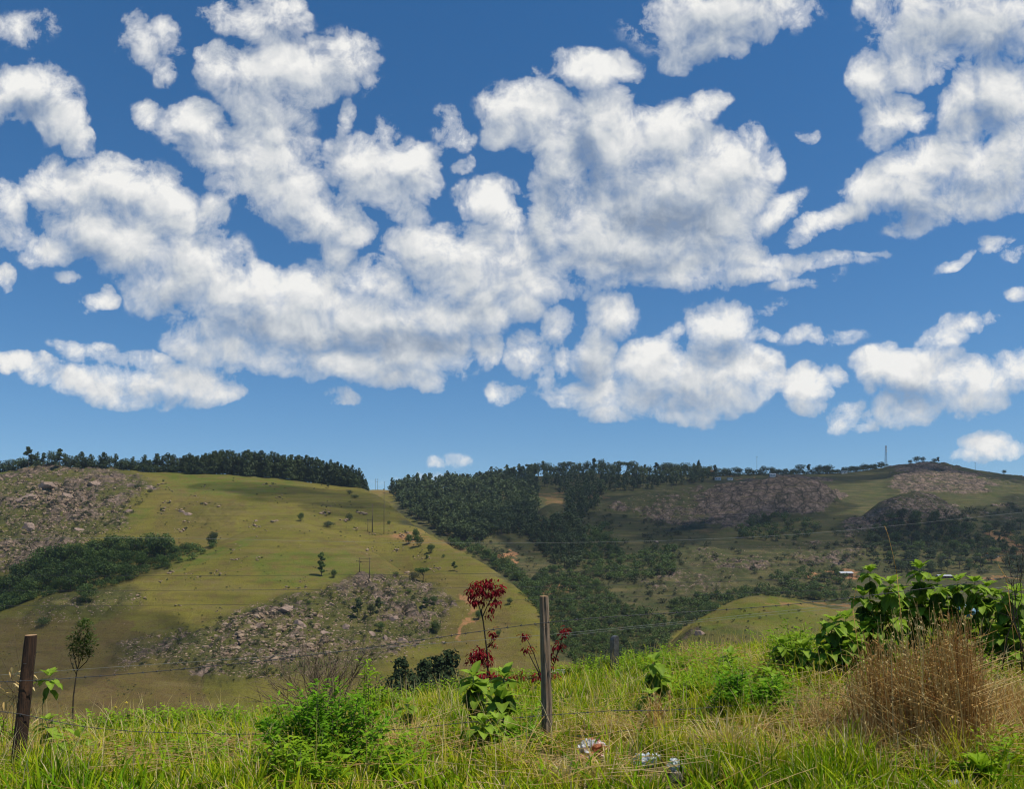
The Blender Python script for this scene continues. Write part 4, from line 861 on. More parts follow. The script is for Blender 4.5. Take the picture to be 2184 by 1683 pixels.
for n_ in M_rock2.node_tree.nodes:
    if n_.type == 'MIX' and not n_.inputs[6].is_linked and not n_.inputs[7].is_linked: n_.inputs[6].default_value = (.13, .09, .075, 1); n_.inputs[7].default_value = (.30, .21, .17, 1)
RB = [MB().add(*(lambda a: (a[0], None, a[1]))(rock_arrays(50 + s, 3, .75))).mesh('boulder', M_rock2, smooth=False) for s in range(6)]
# clusters in the pasture: column, row, spread, how many, size, what they lie beside
nrock = 0
for (u, v, sp_, n, s, where) in CL:
    for k in range(n):
        uu, vv = u + random.gauss(0, 1) * sp_ * .6, v + random.gauss(0, 1) * sp_ * .28; p = hit(uu, vv, 280)
        sz = px(s * random.choice([.35, .45, .55, .7, .95]), p[1]) * .95
        o = link('boulder', RP[random.randrange(10)], None, p + np.array((0, 0, sz * .12)), random.uniform(0, 6.28), sz)
        tag(o, 'pale granite boulder ' + where, 'boulder', 'boulders ' + where); nrock += 1
BIG = [(403,1097,26,12,'largest brown boulder, a flat-topped block in the left pasture'),(388,1092,14,8,'rounded boulder leaning on the largest brown block'),(690,1352,40,24,'biggest pinkish rock slab at the foot of the rocky outcrop'),(735,1340,26,22,'steep grey rock face beside the biggest pinkish slab'),(612,1300,60,18,'long pinkish rock slab on the upper left of the outcrop'),(555,1335,34,16,'rounded pinkish slab at the left end of the outcrop'),(640,1330,30,22,'dark cracked rock face in the middle left of the outcrop'),(840,1322,26,18,'square dark rock face with a light top edge'),(790,1352,26,22,'tall split boulder below two dark bushes'),(750,1298,22,14,'rounded pale boulder left of the two dark bushes'),(820,1362,14,18,'upright pale boulder beside a square rock face'),(705,1290,26,12,'low pale boulder near the top of the outcrop'),(860,1365,20,14,'leaning slab at the lower right of the outcrop'),
 (100,1035,44,16,'large sunlit slab near the top of the rocky left hill'),(140,1058,34,26,'golden cracked rock face in the middle of rocky left hill'),(60,1062,40,20,'tilted brown slab on the left of the rocky hill'),(200,1032,34,14,'layered boulder stack on the rocky hilltop'),(280,1036,30,16,'pale boulder pile at the right end of the rocky hilltop'),(322,1040,22,14,'outermost big boulder at the right tip of the rocky hilltop'),(62,1128,34,30,'tall smooth rock wall low on the rocky left hill'),(165,1130,34,16,'smooth reddish slab low on the rocky left hill'),(272,1092,22,14,'dark-fronted boulder at the foot of the rocky left hill'),(545,1112,10,8,'single rounded boulder in mid pasture left of the umbrella tree'),(280,1222,14,8,'pale boulder on the spur crest by the gully trees'),
 (1495,1352,24,20,'dark rock outcrop on the left side of the small green knoll'),(1398,1157,14,8,'pale pointed rock on the far slope under the long wire')]
for k, (u, v, w_, h, lab) in enumerate(BIG):
    p = hit(u, v, 160); a = px(w_ / 2, p[1]) / 1.1; c = px(h / 2, p[1]) / .62
    o = link('boulder', RB[k % 6], None, p - np.array((0, 0, c * .12)), random.uniform(-.4, .4), (a, a * .8, c)); tag(o, lab, 'boulder')
# rubble between them: nobody could count it
b = MB(); RA = [rock_arrays(200 + s) for s in range(12)]
LOWV, LOWT = ico(1)
RL = [(LOWV * (1 + n3(LOWV, 1.4, s) * 1.1)[:, None] * np.array((1.35, .8, .6)), LOWT) for s in range(14)]
for poly, step, smin, smax, prob in [(ROCKY[0][0], 5.2, 2, 6.5, .8), (ROCKY[1][0], 7, 5, 12, .9), (ROCKY[2][0], 5.2, 1.6, 6, .85), (ROCKY[3][0], 9, 5, 15, .8), (ROCKY[4][0], 6, 2, 5, .6), (ROCKY[5][0], 6, 2, 5, .6), (ROCKY[7][0], 9, 2, 6, .22), (ROCKY[8][0], 6, 2, 5, .5), (ROCKY[10][0], 7, 2.5, 8, .6), (ROCKY[11][0], 8, 3, 8, .3), (ROCKY[13][0], 7, 2, 5, .5), (ROCKY[14][0], 8, 2, 4.5, .45), (ROCKY[15][0], 7, 2, 5, .5), ([(150,1240),(520,1150),(560,1230),(300,1330),(100,1340)], 13, 1.2, 3, .3), ([(560,1050),(850,1110),(1000,1200),(960,1240),(560,1180)], 15, 1.2, 3, .35), ([(850,1230),(1000,1260),(1080,1390),(960,1420),(900,1380)], 9, 1.2, 4, .5)]:
    for (u, v) in fill(poly, step, jit=.9):
        if random.random() > prob * min(1, max(.30, .85 + 3.0 * float(fbm(u / 26, v / 15, 3, 44)))): continue
        p = hit(u, v, 280); s = px(1.15 * smin + 1.25 * (smax - smin) * random.random() ** 2.6, p[1]) * .52
        V, T = RL[random.randrange(14)]; a = random.uniform(0, 6.28); c_, s_ = math.cos(a), math.sin(a)
        b.add((V * s) @ np.array(((c_, s_, 0), (-s_, c_, 0), (0, 0, 1))) + p - np.array((0, 0, s * .22)), None, T, tint=random.random() ** 1.5)
tag(b.build('rubble', M_rock, smooth=False), kind='stuff')

# ------------------------------------------------------------------ houses, masts, poles and wires far off
M_wall = plain_mat('plaster', (0.55, 0.53, 0.49), (0.68, 0.66, 0.62), 1.5, bump=.1); M_brick = plain_mat('clay_brick', (0.26, 0.10, 0.05), (0.38, 0.17, 0.08), 4, bump=.2)
M_tin = plain_mat('tin_roof', (0.32, 0.33, 0.34), (0.45, 0.46, 0.47), 2, .5, .1, stretch=(8, 1, 1), spec=.4); M_tile = plain_mat('clay_roof', (0.34, 0.14, 0.05), (0.48, 0.20, 0.08), 3, bump=.3)
M_dark = plain_mat('window_glass', (0.02, 0.022, 0.025), (0.03, 0.032, 0.036), 2, .15, 0, spec=.6); M_steel = plain_mat('galvanised_steel', (0.10, 0.105, 0.12), (0.18, 0.185, 0.20), 3, .5, .05, spec=.4); M_red = plain_mat('red_paint', (0.30, 0.04, 0.03), (0.38, 0.06, 0.04), 3, .5, .05)
M_pole = plain_mat('pole_wood', (0.07, 0.05, 0.035), (0.13, 0.10, 0.07), 3, stretch=(1, 1, .2)); M_wire = plain_mat('cable', (0.05, 0.05, 0.05), (0.08, 0.08, 0.08), 3, .6, 0); M_wirel = plain_mat('bright_cable', (0.22, 0.23, 0.20), (0.32, 0.33, 0.30), 3, .5, 0)
BOXQ = np.array([(0, 1, 3, 2), (4, 6, 7, 5), (0, 4, 5, 1), (2, 3, 7, 6), (0, 2, 6, 4), (1, 5, 7, 3)])
def box(lo, hi):
    return np.array([(x, y, z) for x in (lo[0], hi[0]) for y in (lo[1], hi[1]) for z in (lo[2], hi[2])]), BOXQ
def house(u, v, wpx, hpx, wall, roof, lab, ymin=600, gable=True, cat='house'):
    p = hit(u, v, ymin); L = px(wpx, p[1]); H = px(hpx, p[1]); D = L * .6; r = empty('house', p, random.uniform(-.15, .15)); tag(r, lab, cat, 'houses on the far slope')
    wh = H * (.6 if gable else .82)
    MB().add(*box((-L / 2, -D / 2, -2), (L / 2, D / 2, wh))).build('wall', wall, r, smooth=False)
    e = L * .05
    if gable: V = np.array([(-L/2-e, -D/2-e, wh), (L/2+e, -D/2-e, wh), (L/2+e, D/2+e, wh), (-L/2-e, D/2+e, wh), (-L/2-e, 0, H), (L/2+e, 0, H)]); MB().add(V, [(0, 1, 5, 4), (2, 3, 4, 5), (0, 3, 2, 1)], [(0, 4, 3), (1, 2, 5)]).build('roof', roof, r, smooth=False)
    else: MB().add(*box((-L/2-e, -D/2-e, wh), (L/2+e, D/2+e, wh + H * .16))).build('roof', roof, r, smooth=False)
    for x in (-.28, .22): MB().add(*box((L*x - L*.06, -D/2 - .06, wh * .35), (L*x + L*.06, -D/2 + .02, wh * .8))).build('window', M_dark, r, smooth=False)
    MB().add(*box((-L*.04, -D/2 - .06, 0), (L*.04, -D/2 + .02, wh * .75))).build('door', M_dark, r, smooth=False)
house(1515, 1014, 18, 11, M_brick, M_tile, 'orange-roofed house among the trees on the far ridge')
house(1530, 1024, 12, 6, M_wall, M_tin, 'small white house below the orange-roofed house')
house(1556, 1024, 11, 5, M_wall, M_tin, 'low white house in the trees right of the fir', gable=False)
house(1799, 1010, 12, 6, M_wall, M_tin, 'boxy white house on the ridge left of the lattice tower', gable=False)
house(1647, 1016, 12, 6, M_wall, M_tin, 'pale house right of the thin street mast')
house(1802, 1228, 26, 9, M_brick, M_tin, 'grey-roofed house on red earth behind the leafy shrubs', 300)
house(2140, 1236, 22, 8, M_brick, M_tin, 'reddish house half hidden above the leafy shrubs at the right', 300) if False else None
house(2115, 1188, 20, 9, M_wall, M_tile, 'weathered tan house with a stone terrace in the right-hand wood', 400)
house(2012, 1232, 26, 6, M_brick, M_tin, 'low reddish house just above the tops of the leafy shrubs', 300)
def mast(u, top, Y, name, lab, lattice=True):
    p = pt(u, Y); H = EYE + (VH - top) / F * Y - p[2]; r = empty(name, p); tag(r, lab, 'mast')
    b = MB(); w0, w1 = (1.5, .75) if lattice else (.22, .12)
    if lattice:
        n = 9
        for sx, sy in ((1, 1), (1, -1), (-1, -1), (-1, 1)): b.add(*tube([(sx * w0, sy * w0, -1), (sx * w1, sy * w1, H)], .14, 5))
        for k in range(n):
            z0, z1 = H * k / n, H * (k + 1) / n; a = w0 + (w1 - w0) * k / n; c = w0 + (w1 - w0) * (k + 1) / n
            cs = [(1, 1), (1, -1), (-1, -1), (-1, 1)]
            for q in range(4): A, B = cs[q], cs[(q + 1) % 4]; b.add(*tube([(A[0] * a, A[1] * a, z0), (B[0] * c, B[1] * c, z1)], .07, 4)); b.add(*tube([(A[0] * c, A[1] * c, z1), (B[0] * c, B[1] * c, z1)], .07, 4))
        b.build('lattice', M_steel, r)
        for z, a in ((.97, 0), (.97, 2.1), (.97, 4.2), (.86, 1), (.86, 3.1), (.86, 5.2)):
            V, Q = box((-.25, -.15, -1.3), (.25, .15, 1.3)); MB().add(V + np.array((math.cos(a) * 1.15, math.sin(a) * 1.15, H * z)), Q).build('antenna', M_wall, r, smooth=False)
        V, Q, T = tube([(.8, -1, H * .74), (.8, -1.5, H * .74)], [.9, .9], 12); MB().add(V, Q, T).build('dish', M_wall, r)
    else:
        b.add(*tube([(0, 0, -1), (0, 0, H)], [.28, .2], 6)); b.build('pole', M_steel, r)
        V, Q = box((-1.1, -.3, -.25), (1.1, .3, .25)); MB().add(V + np.array((0, 0, H)), Q).build('lamp_head', M_steel, r, smooth=False)
mast(1888.5, 951, 1245, 'lattice_tower', 'tall steel lattice tower with antennas on the right ridge')
mast(1613.5, 975, 1250, 'street_mast', 'thin tall lamp mast in the middle of the far ridge', False)
mast(2079, 988, 1218, 'street_mast', 'thin lamp mast on the right shoulder of the rocky peak', False)
def hframe(u0, u1, base, top, lab, bars=(.93, .72), ymin=300, Y=None):
    p0 = hit((u0 + u1) / 2, base, ymin); Y = Y or p0[1]; a, c = pt(u0, Y), pt(u1, Y); zt_ = EYE + (VH - top) / F * Y; r = empty('power_pole', p0 if Y == p0[1] else pt((u0 + u1) / 2, Y)); tag(r, lab, 'power pole'); o = np.array(r.location)
    t0, t1 = np.array((a[0] + .15, Y, zt_)), np.array((c[0] + .15, Y, zt_))
    for q, tq in ((a, t0), (c, t1)):
        MB().add(*tube([q - o - (0, 0, 1), tq - o], [.24, .17], 7)).build('pole', M_pole, r)
        if u0 == u1: break
    for f in bars:
        w_ = 1.2 if u0 == u1 else .8; z = a[2] * (1 - f) + zt_ * f
        MB().add(*tube([(t0[0] - w_ - o[0], -.2, z - o[2]), (t1[0] + w_ - o[0], -.2, z - o[2])], .12, 5)).build('crossarm', M_pole, r)
hframe(766.5, 787.5, 1226, 1189, 'twin wooden power pole with a crossarm beside the lone slender tree')
hframe(784, 793, 1135, 1106, 'short twin power pole in front of the taller poles', (.9,))
hframe(794, 794, 1136, 1075, 'tall single pole left of the tallest one near the saddle', (.95,))
hframe(818.5, 818.5, 1139, 1048, 'tallest slim pole standing on the slope near the saddle', (.96,))
hframe(800, 805, 1042, 1021, 'twin pole on the skyline in the saddle between the hills', (.92, .7), 500)
hframe(819.5, 819.5, 1044, 1027, 'single pole on the skyline right of the twin pole', (.9,), 500)
def cable(name, pts, Y, r, mat, lab, cat='cable', group=None, sub=8, barb=False):
    W_ = np.array([P(a, c, Y if len(q) == 0 else q[0]) for a, c, *q in pts])
    t = np.arange(len(W_)); tt = np.linspace(0, len(W_) - 1, (len(W_) - 1) * sub + 1)
    # smooth through the points
    C = np.stack([np.interp(tt, t, W_[:, k]) for k in range(3)], 1); C = np.concatenate([C[:1], smooth1(C, sub * .35, 0)[1:-1], C[-1:]])
    b = MB(); b.add(*tube(C, r, 5))
    if barb:
        L = np.concatenate(([0], np.cumsum(np.linalg.norm(np.diff(C, axis=0), axis=1)))); s = .06
        while s < L[-1]:
            q = np.array([np.interp(s, L, C[:, k]) for k in range(3)])
            for a in range(4):
                d = randdir(1)[0]; d[0] *= .5; b.add(*tube([q - d * .004, q + d * .016], [r * .75, r * .4], 4, False))
            b.add(*tube([q - (.008, 0, 0), q + (.008, 0, 0)], r * 1.7, 5)); s += .11
    return tag(b.build(name, mat), lab, cat, group)
cable('overhead_wire', [(-300,1148),(0,1150),(250,1147),(460,1149),(800,1158),(1092,1159.5),(1374,1155.5),(1639,1145),(1816,1131),(1960,1116),(2500,1060)], 34, .0045, M_wirel, 'pale overhead wire crossing the whole valley view above the others')
cable('overhead_wire', [(-300,1226),(0,1227.5),(400,1228.5),(800,1227),(1200,1222),(1700,1205),(2500,1170)], 42, .009, M_wire, 'dark overhead wire across the left hillside, upper one of three')
cable('overhead_wire', [(-300,1259),(0,1260),(400,1260),(800,1257),(1200,1252),(1700,1236),(2500,1200)], 42, .009, M_wire, 'dark overhead wire across the left hillside, middle one of three')
cable('overhead_wire', [(-300,1293),(0,1293),(400,1291.5),(800,1286),(1200,1279),(1700,1262),(2500,1230)], 42, .009, M_wire, 'dark overhead wire across the left hillside, lowest of three')
cable('plain_wire', [(-60,1445),(180,1427),(546,1404),(820,1381),(1092,1361),(1228,1349),(1430,1329),(1640,1307),(1830,1286),(2300,1236)], 10, .0019, M_wirel, 'pale smooth wire of the far fence, upper one of two')
cable('plain_wire', [(1190,1358),(1300,1346),(1430,1333),(1640,1312),(1830,1294),(2300,1245)], 10, .0016, M_wirel, 'pale smooth wire of the far fence, lower one of two')
# clouds drifting over the valley, above the picture: they shade parts of the hills
def vapour(name, thin):
    m, N = newmat(name)
    d_ = N.new('ShaderNodeBsdfDiffuse'); d_.inputs[0].default_value = (.9, .9, .92, 1); t_ = N.new('ShaderNodeBsdfTransparent'); x_ = N.new('ShaderNodeMixShader'); x_.inputs[0].default_value = thin
    N.l.new(d_.outputs[0], x_.inputs[1]); N.l.new(t_.outputs[0], x_.inputs[2]); o_ = N.new('ShaderNodeOutputMaterial'); N.l.new(x_.outputs[0], o_.inputs[0]); return m
M_vap, M_vap_thin = vapour('cloud_vapour', .71), vapour('thin_cloud_vapour', .80)
def cloud(gx_, gy_, H, blobs, lab, M_cloud=None):
    b = MB()
    for (dx, dy, rx, ry) in blobs:
        V = IV3 * (1 + n3(IV3, 1.3, int(abs(dx + dy)) % 50) * .8 + n3(IV3, 3.5, int(abs(dx)) % 50 + 3) * .4)[:, None]
        b.add(V * np.array((rx, ry, 40)) + np.array((dx, dy, V[:, 2].mean() * 0 + random.uniform(-10, 10))), None, IT3)
    q = np.array((gx_, gy_, -10.0)) + np.array(sun_dir) * (H / sun_dir.z)
    tag(b.build('cloud', M_cloud, None, q), lab, 'cloud')
cloud(330, 1010, 1180, [(-250,120,150,110),(-130,-60,150,120),(-250,-180,120,110),(30,150,150,50),(-40,-190,150,90),(170,-200,160,110),(330,-150,140,160),(480,-60,150,200),(150,190,220,70),(350,200,180,80)], 'large cloud above the far hill, out of sight overhead', M_vap)
cloud(-170, 690, 760, [(0,0,95,38),(70,-35,75,28),(-80,15,60,22)], 'small cloud above the left hilltop, out of sight overhead', M_vap_thin)
cloud(-330, 460, 700, [(0,0,130,85),(-60,-90,110,60),(90,-110,110,60),(-100,70,80,50)], 'cloud above the near spur, out of sight overhead', M_vap_thin)

# ------------------------------------------------------------------ the verge: grass, weeds, straw
def blade_mat(name, trans=.35):
    m, N = newmat(name); t = attr(N, 'tint').outputs['Fac']
    c = N.ramp(t, [(0.0, (0.050, 0.145, 0.006)), (0.3, (0.190, 0.330, 0.008)), (0.55, (0.410, 0.450, 0.012)), (0.74, (0.54, 0.44, 0.060)), (0.88, (0.58, 0.46, 0.19)), (1.0, (0.66, 0.55, 0.30))])
    nz = N.noise(geo_pos(N), 40, 2, .5)
    finish(N, c, .8, trans=trans, spec=.04, tcol=c); return m
M_blade = blade_mat('grass_blade')
m, N = newmat('dry_stalk'); t_ = attr(N, 'tint').outputs['Fac']
finish(N, N.ramp(t_, [(0.0, (0.20, 0.105, 0.045)), (0.35, (0.50, 0.265, 0.090)), (0.65, (0.64, 0.43, 0.15)), (1.0, (0.72, 0.58, 0.29))]), .8, trans=.4, spec=.05); M_straw = m
def blades(b, x, y, h, w_, lean, tint, az=None, zoff=0, mat=0):
    n = len(x); z = ground(x, y) + zoff; az = rng.uniform(0, 6.28, n) if az is None else az
    side = az + math.pi / 2 + rng.normal(size=n) * .5
    d = np.stack([np.cos(az), np.sin(az), np.zeros(n)], 1); s = np.stack([np.cos(side), np.sin(side), np.zeros(n)], 1) * w_[:, None] * .5
    base = np.stack([x, y, z - .01], 1); up = np.array((0, 0, 1.0))
    def at(t, k): return base + d * (lean * t ** 1.8 * h)[:, None] + up * ((h * t * (1 - .30 * lean * t)))[:, None]
    p1, p2, p3 = at(.4, 0), at(.75, 0), at(1.0, 0)
    V = np.stack([base - s, base + s, p1 - s * .85, p1 + s * .85, p2 - s * .55, p2 + s * .55, p3], 1).reshape(-1, 3)
    o = (np.arange(n) * 7)[:, None]
    Q = np.concatenate([o + np.array((0, 1, 3, 2)), o + np.array((2, 3, 5, 4))]); T = o + np.array((4, 5, 6))
    tt = np.clip(tint[:, None] + np.array((-.06, -.06, 0, 0, .05, .05, .10)), 0, 1)
    b.add(V, Q, T, mat, tt.ravel())
def scatter(n, ymin=3.9, ymax=16.5):
    y = ymin * (ymax / ymin) ** rng.random(n) ; x = rng.uniform(-1, 1, n) * (.70 * y + .6); return x, y
def uof(x, y): return CU + x / y * F
def zone(u, v, su, sv, uu, vv): return np.exp(-((uu - u) / su) ** 2 - ((vv - v) / sv) ** 2)
def vof(x, y): return VH - (ground(x, y) - EYE) / y * F
STRAWZ = [(800,1610,90,40),(1120,1610,120,28),(1290,1580,90,40),(1230,1665,140,30),(1560,1600,160,35),(1800,1600,170,45),(2010,1610,160,50),(250,1640,160,28),(60,1600,90,40),(520,1620,90,28),(1480,1400,50,25),(1560,1430,70,30),(1740,1500,90,60),(2150,1480,80,90)]
GREENZ = [(640,1655,100,30),(1380,1655,140,30),(1720,1660,120,35),(1920,1665,200,40),(100,1670,120,20),(1500,1670,160,25)]
b = MB(); tx, ty = scatter(17000); uu, vv = uof(tx, ty), vof(tx, ty)
st = np.clip(sum(zone(a, c, su, sv, uu, vv) for a, c, su, sv in STRAWZ), 0, 1); gr = np.clip(sum(zone(a, c, su, sv, uu, vv) for a, c, su, sv in GREENZ), 0, 1)
lit_ = zone(1262, 1625, 45, 32, uu, vv) + zone(1372, 1640, 40, 30, uu, vv) + zone(1436, 1655, 28, 30, uu, vv) + zone(2022, 1690, 24, 26, uu, vv) + zone(1446, 1685, 30, 24, uu, vv) + .5 * zone(40, 1665, 34, 36, uu, vv) + .5 * zone(1167, 1605, 30, 30, uu, vv)
cl = fbm(tx / .9, ty / .9, 3, 71) * 2; fi = fbm(tx / .28, ty / .28, 2, 75) * 2
keep = rng.random(len(tx)) < (1 - np.clip(lit_ * 1.6, 0, .96)) * np.clip(.80 + fi * .9 - st * .30, .12, 1); tx, ty, cl, fi, st, gr = (q[keep] for q in (tx, ty, cl, fi, st, gr))
nt = len(tx); th = np.clip(.17 + .13 * cl + .09 * fi + .12 * gr - .014 * np.clip(ty - 8, 0, 6), .05, .5) * np.clip(.55 + .45 * (ty - 4.5) / 2, .55, 1) * rng.uniform(.6, 1.35, nt)
tt_ = np.clip(.36 + .15 * rng.normal(size=nt) + .20 * cl + .34 * st - .20 * gr, 0, 1); nb = rng.integers(8, 24, nt); k_ = np.repeat(np.arange(nt), nb); n = len(k_)
az = rng.uniform(0, 6.28, n); rad = np.abs(rng.normal(size=n)) * .035 * (1 + .05 * ty[k_]); x = tx[k_] + np.cos(az) * rad; y = ty[k_] + np.sin(az) * rad
tint = np.clip(tt_[k_] + .09 * rng.normal(size=n), 0, 1); tint = np.where(rng.random(n) < .12, rng.uniform(.75, 1, n), tint)
blades(b, x, y, th[k_] * rng.uniform(.5, 1.3, n), rng.uniform(.005, .011, n) * (1 + .04 * y), np.clip(.2 + rad * 9 + rng.normal(size=n) * .15, .05, 1.0), tint, az)
# broad blades here and there
x, y = scatter(5000); n = len(x); blades(b, x, y, rng.uniform(.12, .32, n), rng.uniform(.014, .026, n), rng.uniform(.3, 1, n), rng.uniform(.05, .45, n))
# tall seed stems above the sward
x, y = scatter(5200, 5); n = len(x); blades(b, x, y, rng.uniform(.28, .55, n), np.full(n, .005), rng.uniform(.1, .6, n), rng.uniform(.55, 1, n))
tag(b.build('grass', M_blade, smooth=False), kind='stuff')
# loose dry stalks lying over one another
b = MB(); cnt = 0
while cnt < 1900:
    Y = random.uniform(4.3, 11); u = random.uniform(-40, 2230); x = (u - CU) / F * Y; v = float(vof(np.array(x), np.array(Y)))
    if any(abs(u - a) < 48 and -22 < v - c_ < 30 for a, c_ in ((1258, 1605), (1372, 1622), (1436, 1636))): continue
    if random.random() > sum(float(zone(a, c, su, sv, u, v)) for a, c, su, sv in STRAWZ) + .035: continue
    L = random.uniform(.15, .75); az = random.gauss(0, .7) + (math.pi if random.random() < .5 else 0); el = abs(random.gauss(.08, .22)); k = np.linspace(0, 1, 5)
    px_ = x + math.cos(az) * L * k * math.cos(el); py_ = Y + math.sin(az) * L * k * .8; z0 = random.uniform(.01, .12)
    pz_ = ground(px_, py_) + z0 + math.sin(el) * L * k - (k ** 2) * L * .25 * math.sin(el) + math.sin(random.uniform(0, 3)) * .02
    V, Q, T = tube(np.stack([px_, py_, pz_], 1), np.linspace(.0034, .0016, 5), 3, False); b.add(V, Q, tint=random.uniform(.55, 1)); cnt += 1
tag(b.build('straw', M_straw), kind='stuff')
# broad-leaved weeds
def leaf_base(curl, nl=5, fold=.18, wid=.5, tip=1.0):
    """one leaf along +Y, length 1: folded along its midrib and bent down by curl (radians)"""
    V = []
    for i in range(nl + 1):
        t = i / nl; a = -curl * t; yy = math.sin(curl * t) / curl if abs(curl) > 1e-3 else t; zz = -(1 - math.cos(curl * t)) / curl if abs(curl) > 1e-3 else 0
        w_ = wid * .5 * (math.sin(math.pi * min(1, t ** .8 * .97 + .03)) ** .8) * tip + (.012 if i == 0 else 0)
        rip = .03 * math.sin(i * 2.4)
        for sx in (-1, -.5, 0, .5, 1): V.append((sx * w_, yy, zz + abs(sx) * w_ * fold * 2 + (rip if abs(sx) == 1 else 0)))
    Q = [(i * 5 + j, i * 5 + j + 1, i * 5 + j + 6, i * 5 + j + 5) for i in range(nl) for j in range(4)]
    return np.array(V), np.array(Q)
LEAF = {k: leaf_base(c, wid=w_) for k, c, w_ in (('up', .6, .60), ('out', 1.2, .62), ('hang', .35, .56), ('slim', .6, .26), ('round', .6, .78), ('red', .7, .38))}
SMALL = (np.array([(0, 0, 0), (-.24, .45, .06), (0, .5, 0), (.24, .45, .06), (0, 1, -.12)]), np.array([(0, 2, 1, 1), (0, 3, 2, 2)]))
SV = np.array([(0, 0, 0), (-.22, .45, .07), (0, .5, 0), (.22, .45, .07), (0, 1, -.10)]); ST = np.array([(0, 2, 1), (0, 3, 2), (1, 2, 4), (2, 3, 4)])
def add_leaves(b, kind, base, d, up, L, tint, mat=0, pale=.16):
    V0, Q0 = LEAF[kind]; n = len(base)
    V, Q = inst(V0, Q0, frames(d, up), L, base)
    prof = np.tile(np.where(np.abs(V0[:, 0]) < 1e-6, pale, 0.0), n)
    b.add(V, Q, mat=mat, tint=np.clip(np.repeat(tint, len(V0)) + prof, 0, 1))
def add_small(b, base, d, L, tint, mat=0):
    V, T = inst(SV, ST, frames(d, randdir(len(base)) * .6 + np.array((0, 0, 1.0))), L, base); b.add(V, None, T, mat, np.repeat(tint, 5))
M_weed = leaf_mat('weed_leaf', (0.075, 0.185, 0.008), (0.280, 0.430, 0.018), .38, .1, 3.0, .7, .10)
M_bush = leaf_mat('bush_leaf', (0.035, 0.120, 0.008), (0.200, 0.400, 0.016), .38, .1, 3.0, .7, .10)
M_big = leaf_mat('large_soft_leaf', (0.024, 0.050, 0.010), (0.310, 0.460, 0.040), .42, .06, 5.0, .6, .18)
M_redleaf = leaf_mat('red_leaf', (0.050, 0.004, 0.008), (0.34, 0.014, 0.022), .40, .05, 6.0, .6, .12)
M_stem = plain_mat('green_stem', (0.06, 0.075, 0.025), (0.13, 0.13, 0.05), 30, .7); M_twig = plain_mat('dry_twig', (0.11, 0.075, 0.05), (0.26, 0.19, 0.125), 25, .9); M_darktwig = plain_mat('dark_twig', (0.03, 0.024, 0.018), (0.07, 0.055, 0.04), 25, .9)
b = MB()
WZ = [(330,1530,130,26,170),(620,1520,60,40,80),(470,1520,60,30,80),(830,1470,80,26,120),(1080,1452,60,20,60),(1220,1430,60,22,90),(1450,1420,90,24,110),(1560,1480,90,40,170),(1690,1385,55,45,150),(1330,1430,60,22,70),(1640,1520,70,30,60),(1480,1490,60,30,70),(200,1560,90,30,50),(930,1480,70,20,60),(640,1665,80,18,90),(1080,1560,60,30,70),(840,1640,80,30,50),(420,1640,120,30,30),(1880,1400,90,40,80),(2100,1420,70,60,70),(2140,1650,40,30,20)]
for (u, v, su, sv, n) in WZ:
    for k in range(int(n * 1.6)):
        p = gpos(u + random.gauss(0, .6) * su, v + random.gauss(0, .6) * sv); h = random.uniform(.08, .30); m_ = random.randrange(8, 16); t = np.linspace(.15, 1, m_)
        ln = np.array((random.gauss(0, .3), random.gauss(0, .3), 1.0)); a = np.arange(m_) * 2.4 + random.uniform(0, 6); base = p + ln * (h * t)[:, None]
        add_small(b, base, np.stack([np.cos(a), np.sin(a), np.full(m_, .35)], 1), rng.uniform(.035, .075, m_), np.clip(t * .6 + rng.normal(size=m_) * .15 + .15, 0, 1))
tag(b.build('weeds', M_weed, smooth=False), kind='stuff')

# ------------------------------------------------------------------ shrubs and saplings beside the fence
def leafy_bush(name, c, rx, ry, h, nstem, nleaf, L, leafm, lab, twigs=0, stemm=None, cat='bush'):
    r = empty(name, c); tag(r, lab, cat); a = MB(); f = MB()
    for k in range(nstem):
        az, rad = random.uniform(0, 6.28), random.random() ** .6; e = np.array((math.cos(az) * rx * rad, math.sin(az) * ry * rad, h * random.uniform(.55, 1.0) * (1 - .35 * rad ** 2)))
        s = np.array((e[0] * .35, e[1] * .35, -.05)); mid = (s + e) / 2 + np.array((random.gauss(0, .04), random.gauss(0, .04), h * .06)); pts = np.array([s, mid, e]); t3 = np.linspace(0, 1, 7)
        P3 = ((1 - t3) ** 2)[:, None] * s + (2 * t3 * (1 - t3))[:, None] * mid + (t3 ** 2)[:, None] * e
        a.add(*tube(P3, np.linspace(.006, .002, 7), 5))
        m_ = nleaf // nstem; t = rng.uniform(.18, 1.02, m_); base = np.stack([np.interp(t, t3, P3[:, q]) for q in range(3)], 1); an = rng.uniform(0, 6.28, m_)
        d = np.stack([np.cos(an), np.sin(an), rng.uniform(-.1, .9, m_)], 1); base = base + d * rng.uniform(0, .05, m_)[:, None]
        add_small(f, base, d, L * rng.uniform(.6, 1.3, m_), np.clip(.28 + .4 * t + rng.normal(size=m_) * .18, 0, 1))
    for k in range(twigs):
        az = random.uniform(0, 6.28); e = np.array((math.cos(az) * rx * random.uniform(.1, 1.1), math.sin(az) * ry * .6, h * random.uniform(.9, 1.45))); a.add(*tube([np.zeros(3), e * .5 + np.array((random.gauss(0, .04), 0, .05)), e], [.005, .0035, .0015], 4))
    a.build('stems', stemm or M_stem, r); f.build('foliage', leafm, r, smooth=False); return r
c = gpos(695, 1640); leafy_bush('leafy_bush', c, .50, .40, .66, 44, 3400, .055, M_bush, 'dense bright green leafy bush in front of the second fence wire')
